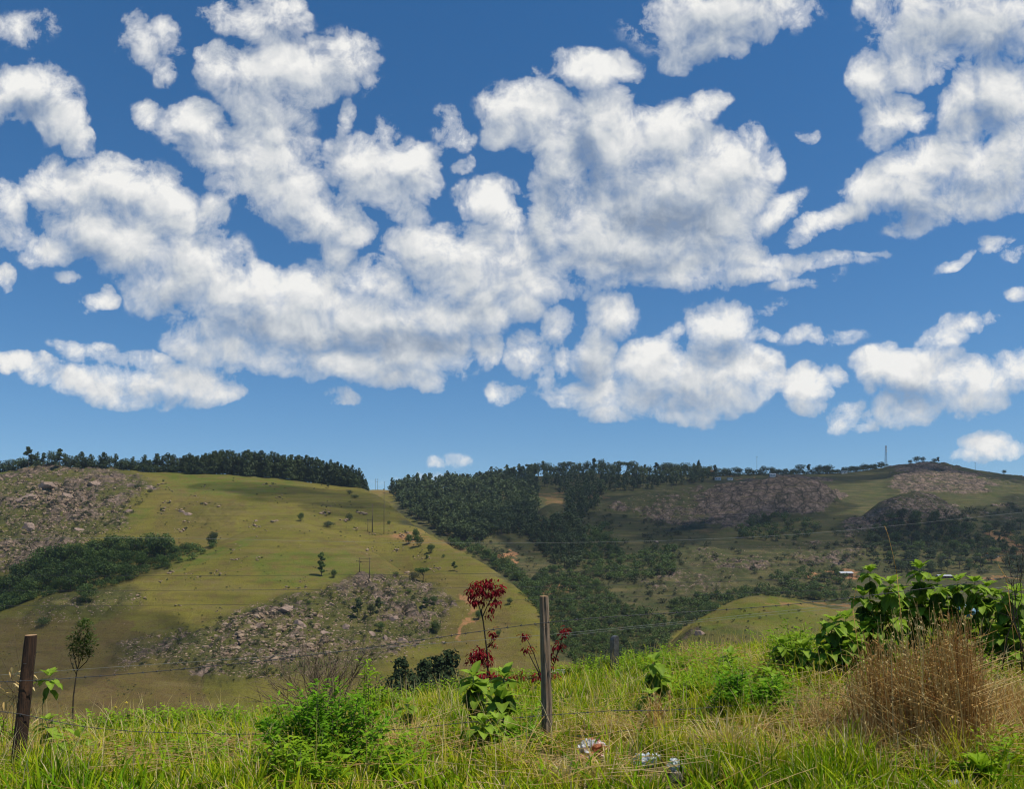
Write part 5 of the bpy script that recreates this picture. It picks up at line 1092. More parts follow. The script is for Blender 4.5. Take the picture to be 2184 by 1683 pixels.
c = gpos(775, 1600); leafy_bush('leafy_bush', c, .20, .2, .86, 14, 700, .05, M_weed, 'tall sprig of light green leaves rising above the dense bush')
c = gpos(655, 1675); leafy_bush('fern_tuft', c, .17, .12, .16, 26, 1300, .035, M_weed, 'low feathery light green tuft at the bottom edge below the dense bush', cat='plant')
c = gpos(1580, 1535); leafy_bush('leafy_bush', c, .42, .32, .46, 34, 2000, .055, M_bush, 'wide low green bush under the stones right of the middle post')
c = gpos(1690, 1440); leafy_bush('leafy_bush', c, .26, .24, .60, 24, 1300, .05, M_weed, 'light green rounded bush left of the tall large-leaved shrubs')
for (u, v, rx, hh, nl, mt, lab) in [(1475, 1505, .24, .26, 800, 'M_weed', 'low light green weed bush left of the wide low green bush'), (1545, 1440, .20, .24, 600, 'M_weed', 'small fresh weed bush beside the stones on the crest'), (1625, 1530, .26, .34, 900, 'M_bush', 'darker green weed bush at the right end of the wide low bush'), (15, 1610, .16, .34, 600, 'M_weed', 'fresh green weeds at the far left edge beside the leaning post'), (1110, 1600, .20, .22, 600, 'M_bush', 'dark green low weeds at the left foot of the middle post'), (820, 1480, .22, .20, 500, 'M_weed', 'bright weeds on the verge edge below the eucalyptus clump'), (1445, 1440, .16, .26, 400, 'M_weed', 'narrow tall weed bush right of the thin wilted plant'), (480, 1540, .26, .18, 500, 'M_weed', 'flat bright weed patch on the verge edge left of the dense bush')]:
    c = gpos(u, v); leafy_bush('leafy_bush', c, rx, .22, hh, 16, nl, .05, globals()[mt], lab)
c = gpos(1310, 1432); leafy_bush('leafy_bush', c, .20, .18, .24, 12, 400, .05, M_weed, 'small fresh bush growing around the dark marker stone')
def bare_shrub(name, base, ends, lab, mat=None, r0=.006, twig=3, cat='shrub', spread=.25):
    a = MB(); base = np.array(base)
    for e in ends:
        e = np.array(e); s = base + np.array((random.gauss(0, .05), random.gauss(0, .05), -.03)); L = np.linalg.norm(e - s); mid = (s + e) / 2 + rng.normal(size=3) * L * .06
        P3 = np.array([s, (s + mid) / 2 + rng.normal(size=3) * L * .02, mid, (mid + e) / 2 + rng.normal(size=3) * L * .02, e]); a.add(*tube(P3, np.linspace(r0, r0 * .25, 5), 5))
        for k in range(twig):
            t = random.uniform(.4, .95); q = np.array([np.interp(t, np.linspace(0, 1, 5), P3[:, j]) for j in range(3)]); d = (e - s) / L + rng.normal(size=3) * .5; d[2] = abs(d[2]); a.add(*tube([q, q + d * L * spread * .5 + rng.normal(size=3) * .01, q + d * L * spread * random.uniform(.6, 1.2)], [r0 * .4, r0 * .3, r0 * .15], 4))
    return tag(a.build(name, mat or M_twig), lab, cat)
c = gpos(690, 1560); ends = [P(u, v, c[1] + random.uniform(-.4, .4)) for u, v in [(560,1440),(590,1410),(615,1440),(640,1395),(655,1420),(668,1375),(690,1400),(702,1372),(720,1410),(735,1380),(748,1372),(760,1400),(772,1385),(800,1400),(575,1470),(545,1480),(625,1400),(740,1420),(705,1440),(680,1390),(648,1376),(755,1440)]]
ends = ends + [e + rng.normal(size=3) * .05 for e in ends]
bare_shrub('dead_shrub', c + np.array((0, 0, .1)), ends, 'leafless grey-brown twiggy shrub sticking up behind the dense green bush', twig=9, r0=.006)
c = gpos(25, 1600); ends = [P(u, v, 6.3 + random.uniform(-.2, .2)) for u, v in [(8,1445),(20,1430),(38,1420),(52,1416),(45,1440),(2,1500),(30,1470),(60,1470),(-15,1440),(70,1540)]]
o = bare_shrub('dead_weed', c, ends, 'dry tan weed with curled dead leaves behind the dark leaning post', twig=3, r0=.004); a = MB()
bs = np.array([e + rng.normal(size=3) * .03 - np.array((0, 0, k * .05)) for e in ends for k in range(4)]); dd = randdir(len(bs)); dd[:, 2] = -abs(dd[:, 2]); add_leaves(a, 'slim', bs, dd, (0, 0, 1), rng.uniform(.05, .09, len(bs)), rng.uniform(.5, .95, len(bs))); a.build('dead_leaves', M_straw, o)
c = gpos(2185, 1560); ends = [P(u, v, 6.0) for u, v in [(2166,1150),(2150,1172),(2178,1165),(2132,1186),(2182,1190)]]
bare_shrub('dead_stalk', P(2176, 1420, 6.0), ends, 'tall dark dead stalk with thin side twigs at the right edge', M_darktwig, .0045, 5, 'stalk', .16)

def whorl(b, c, L, up_n, out_n, hang_n, tilt=(0, 0, 1)):
    """a head of soft leaves: fresh ones on top, spreading ones below, dark ones hanging"""
    tl = np.array(tilt, float); c = np.array(c)
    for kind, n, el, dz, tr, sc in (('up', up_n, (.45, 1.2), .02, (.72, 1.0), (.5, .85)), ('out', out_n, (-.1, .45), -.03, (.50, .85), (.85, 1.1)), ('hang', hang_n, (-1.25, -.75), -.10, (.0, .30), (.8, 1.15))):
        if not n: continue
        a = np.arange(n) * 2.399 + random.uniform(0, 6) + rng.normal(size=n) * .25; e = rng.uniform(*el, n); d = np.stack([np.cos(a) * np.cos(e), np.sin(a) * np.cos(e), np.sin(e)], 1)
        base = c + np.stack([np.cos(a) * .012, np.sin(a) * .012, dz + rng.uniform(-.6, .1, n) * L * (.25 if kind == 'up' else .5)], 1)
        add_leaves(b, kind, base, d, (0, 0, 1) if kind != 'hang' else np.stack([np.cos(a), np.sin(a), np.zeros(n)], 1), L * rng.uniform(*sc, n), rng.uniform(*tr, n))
def bugweed(base, heads, L, lab, name='large_leaved_shrub', up=6, out=8, hang=8, group=None, leafm=None, r0=.009):
    base = np.array(base); r = empty(name, base); tag(r, lab, 'shrub' if len(heads) > 1 else 'plant', group)
    for hd in heads:
        hd = np.array(hd[:3]) - base; m_ = hd * .55 + np.array((random.gauss(0, .03), random.gauss(0, .03), .05)); s = np.array((random.gauss(0, .02), random.gauss(0, .02), -.04))
        MB().add(*tube([s, (s + m_) / 2 + rng.normal(size=3) * .01, m_, (m_ + hd) / 2 + rng.normal(size=3) * .008, hd], np.linspace(r0, r0 * .45, 5), 6)).build('stem', M_stem, r)
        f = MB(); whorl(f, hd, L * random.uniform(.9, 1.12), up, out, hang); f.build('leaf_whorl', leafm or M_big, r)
    return r
def heads(lst, Y, jit=.12): return [P(u, v + 14, Y + random.uniform(-jit, jit)) for u, v in lst]
BG = 'large-leaved shrubs on the right'
for u, Y, lst, lab in [(1872, 8.0, [(1855,1206),(1839,1257),(1852,1290),(1898,1232),(1880,1268),(1842,1325),(1905,1300)], 'large-leaved shrub at the left of the tall right-hand group, with one high head'),
    (1960, 8.2, [(1961,1201),(1957,1243),(1919,1250),(1932,1285),(1985,1262),(1950,1320)], 'large-leaved shrub whose top head is the highest of the right-hand group'), (2035, 8.1, [(1998,1229),(2042,1228),(2025,1258),(2012,1292),(2055,1300)], 'large-leaved shrub between the highest one and the blue plastic sheet'),
    (2095, 8.0, [(2078,1229),(2105,1238),(2122,1262),(2085,1270),(2105,1300)], 'large-leaved shrub directly above the blue plastic sheet'), (2160, 7.6, [(2165,1252),(2143,1262),(2152,1295),(2188,1272),(2128,1335),(2175,1335),(2150,1365)], 'large-leaved shrub cut by the right edge of the picture'),
    (1795, 7.8, [(1780,1312),(1803,1308),(1762,1330),(1790,1345),(1818,1352),(1800,1385)], 'lower large-leaved shrub left of the tall right-hand group'), (1705, 7.9, [(1668,1362),(1712,1368),(1690,1402),(1728,1400)], 'smallest large-leaved shrub, in front of the light green rounded bush')]:
    bugweed(gat(u, Y), heads(lst + [(a + random.gauss(0, 16), c_ + random.uniform(45, 110)) for a, c_ in lst[::2]], Y), .158, lab, group=BG, up=8, out=10, hang=6)
def solo(u, vbase, lst, L, lab, **k): c = gpos(u, vbase); return bugweed(c, heads(lst, c[1], .05), L, lab, name='large_leaved_plant', **k)
solo(868, 1570, [(868,1487)], .135, 'single-stemmed plant with a dark drooping leaf ball, alone in the grass', up=5, out=5, hang=12, r0=.005)
solo(1010, 1575, [(1010,1430),(1020,1462)], .19, 'drooping large-leaved plant left of the red sapling foot', up=6, out=6, hang=11)
solo(1076, 1590, [(1076,1430),(1070,1480),(1058,1500)], .18, 'large-leaved plant with a hanging dark leaf ball, just left of the middle post', up=7, out=6, hang=11)
solo(1050, 1610, [(1030,1530),(1062,1525),(1085,1545),(1045,1556)], .15, 'low spreading large-leaved plant at the foot of the hanging-leaf plant', up=6, out=9, hang=3)
solo(1400, 1530, [(1395,1398),(1405,1425)], .17, 'thin stem with wilted dark leaves right of the marker stone', up=5, out=4, hang=12, r0=.006)
solo(1385, 1545, [(1388,1468),(1420,1500)], .14, 'short dark plant in front of the thin wilted one', up=4, out=5, hang=9, r0=.005)
solo(1558, 1455, [(1558,1385)], .16, 'drooping plant beside the pale flat stone on the crest', up=6, out=4, hang=10, r0=.006)
solo(1640, 1500, [(1640,1425),(1655,1450)], .16, 'dark drooping plant between the light green bush and the stones', up=4, out=5, hang=10, r0=.006)
solo(2095, 1683, [(2090,1625),(2062,1645),(2120,1640),(2090,1660)], .17, 'young plant with round shiny bright leaves in the bottom right corner', up=7, out=6, hang=0, leafm=M_weed)
solo(96, 1600, [(105,1430)], .15, 'lime green leaf rosette beside the top of the dark leaning post', up=6, out=7, hang=3, r0=.004)
solo(108, 1625, [(100,1525)], .14, 'lime green rosette lower down beside the leaning post', up=7, out=6, hang=3, r0=.004)
solo(128, 1640, [(126,1565)], .12, 'small drooping plant, left one of a pair low beside the leaning post', up=4, out=6, hang=7, r0=.004)
solo(150, 1630, [(166,1562)], .16, 'larger drooping plant, right one of a pair low beside the leaning post', up=4, out=7, hang=8, r0=.004)
solo(325, 1640, [(322,1598)], .09, 'tiny bright seedling in the grass below the second wire', up=4, out=4, hang=0, r0=.003, leafm=M_weed)

def sapling(name, Y, stems, clusters, lab, leafm, kind, L, per, stemm, rr=.012, hang=True):
    base = np.array(P(stems[0][0][0], stems[0][0][1], Y)); g = float(ground(base[0], base[1])); base[2] = min(base[2], g); r = empty(name, base); tag(r, lab, 'tree'); a = MB()
    for s in stems:
        q = np.array([P(u, v, Y + (0 if i == 0 else random.uniform(-.05, .05))) for i, (u, v, *_) in enumerate(s)]) - base
        if s is stems[0]: q[0] = (0, 0, -.05)
        w_ = s[0][2] if len(s[0]) > 2 else rr
        t = np.linspace(0, len(q) - 1, len(q) * 3); C = np.stack([np.interp(t, np.arange(len(q)), q[:, k]) for k in range(3)], 1); a.add(*tube(C, np.linspace(w_, w_ * .4, len(C)), 6))
    a.build('trunk', stemm, r)
    for (u, v, ru, rv) in clusters:
        c = P(u, v, Y) - base; rx, rz = px(ru, Y), px(rv, Y); n = max(14, int(per * ru * rv / 300)); d = randdir(n); p = c + d * np.array((rx, rx, rz)) * (rng.random(n) ** .45)[:, None]; f = MB()
        ld = d * np.array((1, 1, .3)) + rng.normal(size=(n, 3)) * .4 + (np.array((0, 0, -.75)) if hang else np.array((0, 0, .3)))
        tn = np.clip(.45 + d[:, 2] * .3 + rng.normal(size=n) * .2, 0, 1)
        if kind == 'small': add_small(f, p, ld, L * rng.uniform(.6, 1.3, n), tn)
        else: add_leaves(f, kind, p, ld, d + np.array((0, 0, .4)), L * rng.uniform(.6, 1.2, n), tn, pale=.1)
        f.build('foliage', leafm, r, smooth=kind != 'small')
sapling('red_sapling', 10.8, [[(1040,1462,.016),(1040,1420),(1037,1380),(1030,1325),(1026,1300)],[(1030,1325,.009),(1022,1295),(1014,1275)],[(1029,1315,.008),(1040,1290),(1052,1272)],[(1026,1305,.007),(1034,1275),(1036,1258)],[(1037,1385,.006),(1046,1372),(1051,1358)],[(1039,1425,.007),(1025,1412),(1015,1400)]],
    [(1004,1264,15,12),(1020,1249,20,12),(1042,1244,20,12),(1062,1254,16,13),(1030,1264,24,10),(1054,1268,18,10),(1010,1284,14,10),(1028,1282,10,8),(1056,1286,15,10),(1046,1300,8,6),(1044,1314,8,6),(1050,1352,8,13),(1052,1372,7,9),(1022,1395,26,16),(1038,1408,14,18),(1008,1408,15,10),(1030,1440,26,12),(1055,1447,18,9)], 'slim sapling with dark red leaves, left of the middle post', M_redleaf, 'red', .066, 88, M_darktwig)
sapling('red_sapling', 10.9, [[(1160,1466,.012),(1150,1438),(1135,1410),(1124,1388)],[(1153,1440,.008),(1140,1400),(1128,1372),(1118,1358)],[(1162,1455,.009),(1180,1420),(1190,1385)],[(1182,1415,.006),(1195,1375),(1203,1350)],[(1158,1450,.008),(1120,1446),(1095,1452),(1070,1462)]],
    [(1118,1356,13,8),(1124,1386,13,9),(1190,1378,15,10),(1203,1347,10,14),(1178,1398,10,12),(1150,1442,18,12),(1108,1444,14,9),(1182,1440,14,10),(1088,1450,13,9),(1174,1420,8,10)], 'thin branching red-leaved sapling half hidden behind the middle post', M_redleaf, 'red', .075, 62, M_darktwig)
M_mixleaf = leaf_mat('small_tree_leaf', (0.020, 0.030, 0.010), (0.105, 0.165, 0.025), .3, .1, 4.0)
sapling('small_tree', 11.2, [[(152,1545,.014),(156,1490),(162,1445),(165,1425)],[(165,1430,.008),(158,1400),(152,1375)],[(165,1428,.008),(176,1395),(182,1360)],[(164,1432,.007),(186,1410),(196,1385)],[(163,1440,.006),(152,1415),(148,1395)],[(168,1420,.006),(168,1390),(168,1360)]],
    [(180,1345,20,24),(158,1372,15,22),(192,1372,15,22),(170,1378,18,18),(184,1395,14,14),(160,1398,12,12),(178,1330,12,10)], 'slender small tree with a tapering leafy crown near the left post', M_mixleaf, 'small', .045, 210, M_darktwig, hang=False)

# ------------------------------------------------------------------ clumps of dry grass
def clump(name, u, v, wu, tops, n, lab, hue=(.28, .85), seed=True, r=.0019):
    c = gpos(u, v); b = MB(); L = []
    for k in range(n):
        x = c[0] + random.gauss(0, .5) * px(wu, c[1]); y = c[1] + random.gauss(0, .16); tu_, tv_, sg = random.choice(tops); e = P(tu_ + random.gauss(0, sg), tv_ + random.uniform(-12, 135), y + random.gauss(0, .12)); g = float(ground(x, y)); s = np.array((x * .8 + e[0] * .2, y, g - .02))
        m_ = (s + e) / 2 + np.array((random.gauss(0, .03), random.gauss(0, .03), .06)); t = np.linspace(0, 1, 6); Cv = ((1 - t) ** 2)[:, None] * s + (2 * t * (1 - t))[:, None] * m_ + (t ** 2)[:, None] * e
        hu = random.uniform(*hue) if random.random() < .8 else random.uniform(.7, 1); V, Q, T = tube(Cv, np.linspace(r, r * .6, 6), 3, False); b.add(V, Q, tint=hu)
        if seed:
            q = rng.uniform(.45, 1.02, 9); L.append((np.stack([np.interp(q, t, Cv[:, j]) for j in range(3)], 1) + rng.normal(size=(9, 3)) * .008, np.full(9, hu)))
    if L:
        p = np.concatenate([a for a, _ in L]); tt = np.concatenate([a for _, a in L]); d = randdir(len(p)) * .45; d[:, 2] = abs(d[:, 2]) + .9; add_small(b, p, d, rng.uniform(.02, .05, len(p)), np.clip(tt + rng.normal(size=len(p)) * .15, 0, 1))
    x = c[0] + rng.normal(size=n) * px(wu, c[1]) * .55; y = c[1] + rng.normal(size=n) * .16; bb = MB(); blades(b, x, y, rng.uniform(.15, .4, n), np.full(n, .006), rng.uniform(.3, 1, n), rng.uniform(.35, 1, n))
    return tag(b.build(name, M_straw, smooth=False), lab, 'grass clump', 'clumps of dry grass')
def stand(u0, u1, vb, top, n, lab, hue, lean=-14):
    tu_, tv_ = [q[0] for q in top], [q[1] for q in top]; cb = gpos((u0 + u1) / 2, vb); b = MB(); P_, H_, D_ = [], [], []
    for k in range(n):
        u = random.uniform(u0, u1); y = cb[1] + random.gauss(0, .20); x = (u - CU) / F * y; g = float(ground(x, y)); vt = np.interp(u, tu_, tv_) + 170 * random.random() ** 1.3 - 12
        e = P(u + lean * random.uniform(.2, 2.2) + random.gauss(0, 16), vt, y + random.gauss(0, .10)); s_ = np.array((x, y, g - .03)); h = e[2] - s_[2]
        if h < .15: continue
        m_ = s_ * .45 + e * .55 + np.array((random.gauss(.02, .03), random.gauss(0, .03), .10 * h)); t = np.linspace(0, 1, 7); Cv = ((1 - t) ** 2)[:, None] * s_ + (2 * t * (1 - t))[:, None] * m_ + (t ** 2)[:, None] * e
        if random.random() < .25:       # broken stem
            j = random.randrange(3, 6); Cv[j:] = Cv[j - 1] + (Cv[j:] - Cv[j - 1]) @ np.array(((0.2, 0, -.5), (0, 1, 0), (random.choice((-.9, .9)), 0, .25)))
        hu = np.clip(random.gauss(*hue), 0, 1); b.add(*(lambda w: (w[0], w[1], w[2]))(tube(Cv, np.linspace(.0027, .0014, 7), 3, False)), tint=hu)
        m = random.randrange(3, 8); q = rng.uniform(.35, 1.0, m); dd = (e - s_) / np.linalg.norm(e - s_) + rng.normal(size=(m, 3)) * .55
        P_.append(np.stack([np.interp(q, t, Cv[:, j]) for j in range(3)], 1) + rng.normal(size=(m, 3)) * .006); D_.append(dd); H_.append(np.full(m, hu))
    p = np.concatenate(P_); add_small(b, p, np.concatenate(D_), rng.uniform(.010, .034, len(p)), np.clip(np.concatenate(H_) + rng.normal(size=len(p)) * .13, 0, 1))
    n2 = 500; u = rng.uniform(u0 - 20, u1 + 20, n2); y = cb[1] + rng.normal(size=n2) * .22; blades(b, (u - CU) / F * y, y, rng.uniform(.12, .38, n2), np.full(n2, .007), rng.uniform(.3, 1, n2), rng.uniform(.3, .95, n2))
    return tag(b.build('dry_grass_clump', M_straw, smooth=False), lab, 'grass clump', 'clumps of dry grass')
stand(2000, 2115, 1590, [(2000,1400),(2025,1345),(2050,1300),(2070,1310),(2085,1370),(2100,1420),(2115,1470)], 560, 'tall rusty dry grass clump below the blue plastic sheet', (.54, .22))
stand(1905, 2010, 1585, [(1905,1420),(1930,1385),(1960,1370),(1985,1400),(2010,1430)], 520, 'reddish-brown dry grass clump left of the tallest one', (.58, .22))
stand(1815, 1915, 1575, [(1815,1460),(1840,1400),(1870,1350),(1890,1380),(1915,1430)], 380, 'mixed dry grass clump under the highest large-leaved shrub', (.52, .22), -6)
stand(1830, 2120, 1600, [(1830,1420),(1900,1320),(1985,1290),(2060,1270),(2120,1420)], 170, 'long pale straw stems standing through the rusty dry grass', (.9, .08), -20)
clump('dry_grass_clump', 2150, 1540, 50, [(2150,1430,30),(2180,1450,20),(2120,1470,24)], 220, 'straw-coloured clump at the right edge under the large leaves', (.45, .9), False)
clump('dry_grass_clump', 1740, 1560, 60, [(1700,1460,30),(1740,1440,30),(1770,1430,26),(1720,1480,30)], 170, 'thin pale dry grass clump in front of the lower large-leaved shrub', (.6, 1.0), False)
clump('dry_grass_clump', 1985, 1590, 130, [(1900,1330,50),(1980,1350,50),(2060,1300,40),(2110,1380,40),(1850,1420,30)], 190, 'long pale straw stems standing through the rusty dry grass', (.75, 1.0), False, .0022)
clump('dry_grass_clump', 2150, 1540, 50, [(2150,1430,30),(2180,1450,20),(2120,1470,24)], 220, 'straw-coloured clump at the right edge under the large leaves', (.45, .9), False)
clump('dry_grass_clump', 845, 1620, 60, [(790,1560,16),(800,1590,30),(850,1600,40),(900,1612,30)], 260, 'bent heap of pinkish straw right of the dense green bush', (.45, .85), False, .0022)
clump('dry_grass_clump', 1480, 1408, 40, [(1470,1370,26),(1500,1372,26),(1440,1380,20)], 160, 'sparse dry tuft on the crest right of the marker stone', (.4, .9), False)
clump('dry_grass_clump', 1400, 1560, 22, [(1395,1500,14),(1405,1480,12),(1390,1530,14)], 90, 'brown withered tuft under the thin wilted plant', (.2, .7), True)
b = MB()
for q in ([(1912,1225),(1904,1185),(1893,1140),(1886,1122)], [(2148,1245),(2138,1222),(2128,1205)], [(2180,1380),(2160,1330),(2142,1290)], [(1818,1300),(1822,1270),(1826,1255)]):
    b = MB(); C = np.array([P(u, v, 7.2) for u, v in q]); b.add(*tube(C, [.0028, .0022, .0018, .0014][:len(C)], 4), tint=.6); bs = C[-1] + (C[-2] - C[-1]) * rng.random(24)[:, None] * 1.6; add_small(b, bs, randdir(24) + np.array((0, 0, .6)), np.full(24, .012), rng.uniform(.4, .9, 24))
    end = np.array(C[0]); g = ground(end[0], end[1] - 0); b.add(*tube([C[0], np.array((end[0] + .1, end[1], float(g)))], [.003, .003], 4), tint=.6)
    tag(b.build('grass_stalk', M_straw), {1912: 'long thin seed stalk rising above the highest large-leaved shrub', 2148: 'short thin seed stalk above the shrub beyond the blue sheet', 2180: 'leaning yellow stalk across the shrub at the right edge', 1818: 'thin seed stalk left of the tall right-hand shrubs'}[q[0][0]], 'grass stalk')

# ------------------------------------------------------------------ fence, stone, litter
def post_mat(name, c1, c2, c3):
    m, N = newmat(name); p = obj_pos(N); mp = N.new('ShaderNodeMapping'); mp.inputs[3].default_value = (1, 1, .05); N.l.new(p, mp.inputs[0]); g = N.noise(mp.outputs[0], 95, 4, .65); k = N.noise(p, 5, 4, .6)
    c = N.mix(N.maprange(g, .35, .65), c1, c2); c = N.mix(N.maprange(k, .5, .72), c, c3); finish(N, c, .85, g, .004, 1.0, spec=.25); return m
M_post = post_mat('weathered_wood', (0.095, 0.066, 0.044), (0.29, 0.215, 0.145), (0.19, 0.125, 0.075)); M_post2 = post_mat('creosoted_wood', (0.018, 0.012, 0.009), (0.060, 0.032, 0.018), (0.13, 0.062, 0.028)); M_cut = plain_mat('cut_wood', (0.30, 0.17, 0.08), (0.42, 0.27, 0.14), 60, .8)
def post(base, top, r0, r1, mat, cracks, lab):
    base, top = np.array(base), np.array(top); H = top - base; n, ns = 28, 30; V = []
    for i in range(ns + 1):
        t = -.12 + 1.12 * i / ns; c = H * t; rad = (r0 + (r1 - r0) * t) * (1 + .025 * math.sin(t * 9 + 1) + .02 * math.sin(t * 23))
        for j in range(n):
            a = j / n * 2 * math.pi; rr = rad * (1 + .03 * math.sin(3 * a + 1) + random.uniform(-.012, .012))
            for (ac, w_, dp, t0, t1) in cracks:
                dv = abs((a - ac - .25 * math.sin(t * 4) + math.pi) % (2 * math.pi) - math.pi)
                if t0 < t < t1: rr -= rad * dp * max(0, 1 - dv / w_)
            V.append(c + np.array((math.cos(a) * rr, math.sin(a) * rr, 0)))
    Q = [(i * n + j, i * n + (j + 1) % n, (i + 1) * n + (j + 1) % n, (i + 1) * n + j) for i in range(ns) for j in range(n)]
    o = MB().add(np.array(V), Q).build('fence_post', mat, None, base); tag(o, lab, 'fence post', 'fence posts of the barbed wire fence')
    e = np.array(V[-n:]); cc = e.mean(0) + np.array((0, 0, .004)); MB().add(np.vstack([e * .995 + cc * .005, cc]), None, [(j, (j + 1) % n, n) for j in range(n)]).build('cut_top', M_cut, o, smooth=False)
    k = random.uniform(.55, .6)
    for t in (.18, .80):
        q = H * t + np.array((0, -(r0 + (r1 - r0) * t) * 1.02, 0)); MB().add(*tube([q + (-.012, .004, 0), q + (-.006, -.004, 0), q + (.006, -.004, 0), q + (.012, .004, 0)], .0016, 4)).build('staple', M_wire, o)
    return o
pm = gpos(1167, 1590); YM = pm[1]; post(pm, P(1159.5, 1272, YM), .045, .036, M_post, [(-1.35, .28, .55, -.2, 1.1), (-2.3, .16, .25, .1, .6)], 'weathered grey cracked fence post, upright in the middle')
pl = gpos(36, 1652); YL = pl[1]; post(pl, P(66, 1355, YL + .05), .050, .042, M_post2, [(-.9, .2, .25, -.2, 1.0)], 'dark creosoted fence post leaning to the right at the left edge')
cable('barbed_wire', [(-60,1456,YL),(0,1455,YL),(58,1453,YL - .06),(170,1446),(300,1436),(546,1413),(800,1381),(1000,1350),(1155,1329,YM - .05),(1260,1319),(1375,1311,YM + .1),(1631,1296,YM + .3),(1816,1276,YM + .4),(2124,1236,YM + .6),(2300,1208,YM + .7)], (YL + YM) / 2, .0028, M_wire, 'top strand of rusty barbed wire running from post to post', 'barbed wire', 'strands of the barbed wire fence', barb=True)
cable('barbed_wire', [(-60,1512,YL),(45,1522,YL - .06),(154,1549),(282,1561.5),(384,1564),(538,1568),(777,1561),(866,1556),(994,1541),(1092,1533),(1160,1526,YM - .05),(1259,1520,YM),(1323,1515,YM),(1416,1518,YM + .1),(1700,1495,YM + .3),(2000,1470,YM + .5),(2300,1440,YM + .7)], (YL + YM) / 2, .0026, M_wire, 'middle strand of barbed wire sagging through the grass', 'barbed wire', 'strands of the barbed wire fence', barb=True)
cable('barbed_wire', [(-60,1644,YL),(38,1646,YL - .07),(190,1644),(307,1643),(512,1636),(700,1622),(887,1603),(1030,1590),(1163,1572,YM - .05),(1246,1571,YM),(1323,1559,YM),(1426,1551,YM + .1),(1700,1540,YM + .3),(2300,1520,YM + .7)], (YL + YM) / 2, .0026, M_wire, 'lowest strand of barbed wire close to the ground', 'barbed wire', 'strands of the barbed wire fence', barb=True)
cable('wire_dropper', [(307.6,1642),(307,1662),(307.6,1700)], (YL + YM) / 2 - .25, .0026, M_wire, 'short vertical wire hanging from the lowest strand on the left', 'wire')
# dark marker stone with a rounded shoulder
m, N = newmat('dark_stone'); p_ = obj_pos(N); k_ = N.noise(p_, 12, 5, .7); finish(N, N.mix(N.maprange(k_, .4, .7), (0.030, 0.031, 0.033), (0.105, 0.105, 0.10)), .42, k_, .004, .5, spec=.5); M_stone = m
Ys = 13.0; c = gat(1310, Ys); zt1 = EYE + (VH - 1357) / F * Ys; H = zt1 - c[2]; w_, d_ = .115, .10; prof = [(w_ / 2, -.1), (w_ / 2, H)] + [(-w_ / 2 + .07 * (1 - math.sin(a)), H - .07 * (1 - math.cos(a))) for a in np.linspace(0, math.pi / 2, 9)][0:] + [(-w_ / 2, -.1)]
n_ = len(prof); V = [(x, -d_ / 2, z) for x, z in prof] + [(x, d_ / 2, z) for x, z in prof]; me = bpy.data.meshes.new('marker_stone'); me.from_pydata(V, [], [list(range(n_))[::-1], list(range(n_, 2 * n_))] + [[i, (i + 1) % n_, n_ + (i + 1) % n_, n_ + i] for i in range(n_)]); me.materials.append(M_stone)
import bmesh
bm = bmesh.new(); bm.from_mesh(me); bmesh.ops.recalc_face_normals(bm, faces=bm.faces); bmesh.ops.bevel(bm, geom=[e for e in bm.edges if e.calc_face_angle(0) > 1.0], offset=.006, segments=2, affect='EDGES'); bm.to_mesh(me); bm.free()
o = link('marker_stone', me, None, c, R(32)); tag(o, 'dark marker stone with one rounded shoulder standing in the weeds', 'marker stone')
M_conc = plain_mat('concrete', (0.20, 0.19, 0.175), (0.33, 0.32, 0.30), 14, .9)
c = gpos(1197, 1438); V, Q = box((-.16, -.25, -.2), (.16, .25, .05)); V = V + rng.normal(size=V.shape) * .006; o = MB().add(V, Q).build('concrete_slab', M_conc, None, c + np.array((0, .3, .04)), smooth=False); o.rotation_euler = (.05, .06, .3); tag(o, 'grey concrete slab edge showing right behind the middle post', 'slab')
def rock(u, v, wpx, hpx, mat, lab, name='stone', k=0):
    c = gpos(u, v + hpx * .4); a = px(wpx / 2, c[1]); z = px(hpx / 2, c[1]); V, T = rock_arrays(300 + k, 3, 1.0); mx = np.abs(V).max(0); o = MB().add(V / mx * np.array((a, a * .8, z)), None, T).build(name, mat, None, c + np.array((0, 0, z * .6)), smooth=False); return tag(o, lab, 'stone')
m, N = newmat('pale_stone'); p_ = obj_pos(N); k_ = N.noise(p_, 14, 5, .7); finish(N, N.mix(N.maprange(k_, .35, .7), (0.17, 0.13, 0.10), (0.40, 0.33, 0.27)), .9, k_, .012, .8); M_pst = m
rock(1526, 1452, 38, 34, M_pst, 'jagged pale stone above the wide low green bush', k=1); rock(1500, 1436, 26, 22, M_pst, 'rounded stone left above the jagged pale stone', k=2); rock(1468, 1432, 20, 16, M_pst, 'small pinkish stone, leftmost of the stones on the crest', k=3); rock(1580, 1389, 28, 14, M_pst, 'pale flat stone on the crest beside a drooping plant', k=4); rock(1446, 1658, 44, 30, M_pst, 'brown clod of earth in front of the white crumpled bag', 'earth_clod', 5); rock(1680, 1652, 24, 14, M_pst, 'small grey stone half sunk in the near grass', k=6); rock(1250, 1675, 60, 16, M_soil, 'bare flat earth lump at the bottom edge', 'earth_clod', 7); rock(330, 1680, 36, 14, M_pst, 'pinkish stone cut by the bottom edge', k=8)
def plastic(name, c1, c2, patch=None):
    m, N = newmat(name); p = obj_pos(N); k = N.noise(p, 9, 4, .6); c = N.mix(k, c1, c2)
    if patch: c = N.mix(N.maprange(N.noise(p, 7, 1, .5), .50, .56), c, patch)
    finish(N, c, .35, k, .01, .4, trans=.3, spec=.5); return m
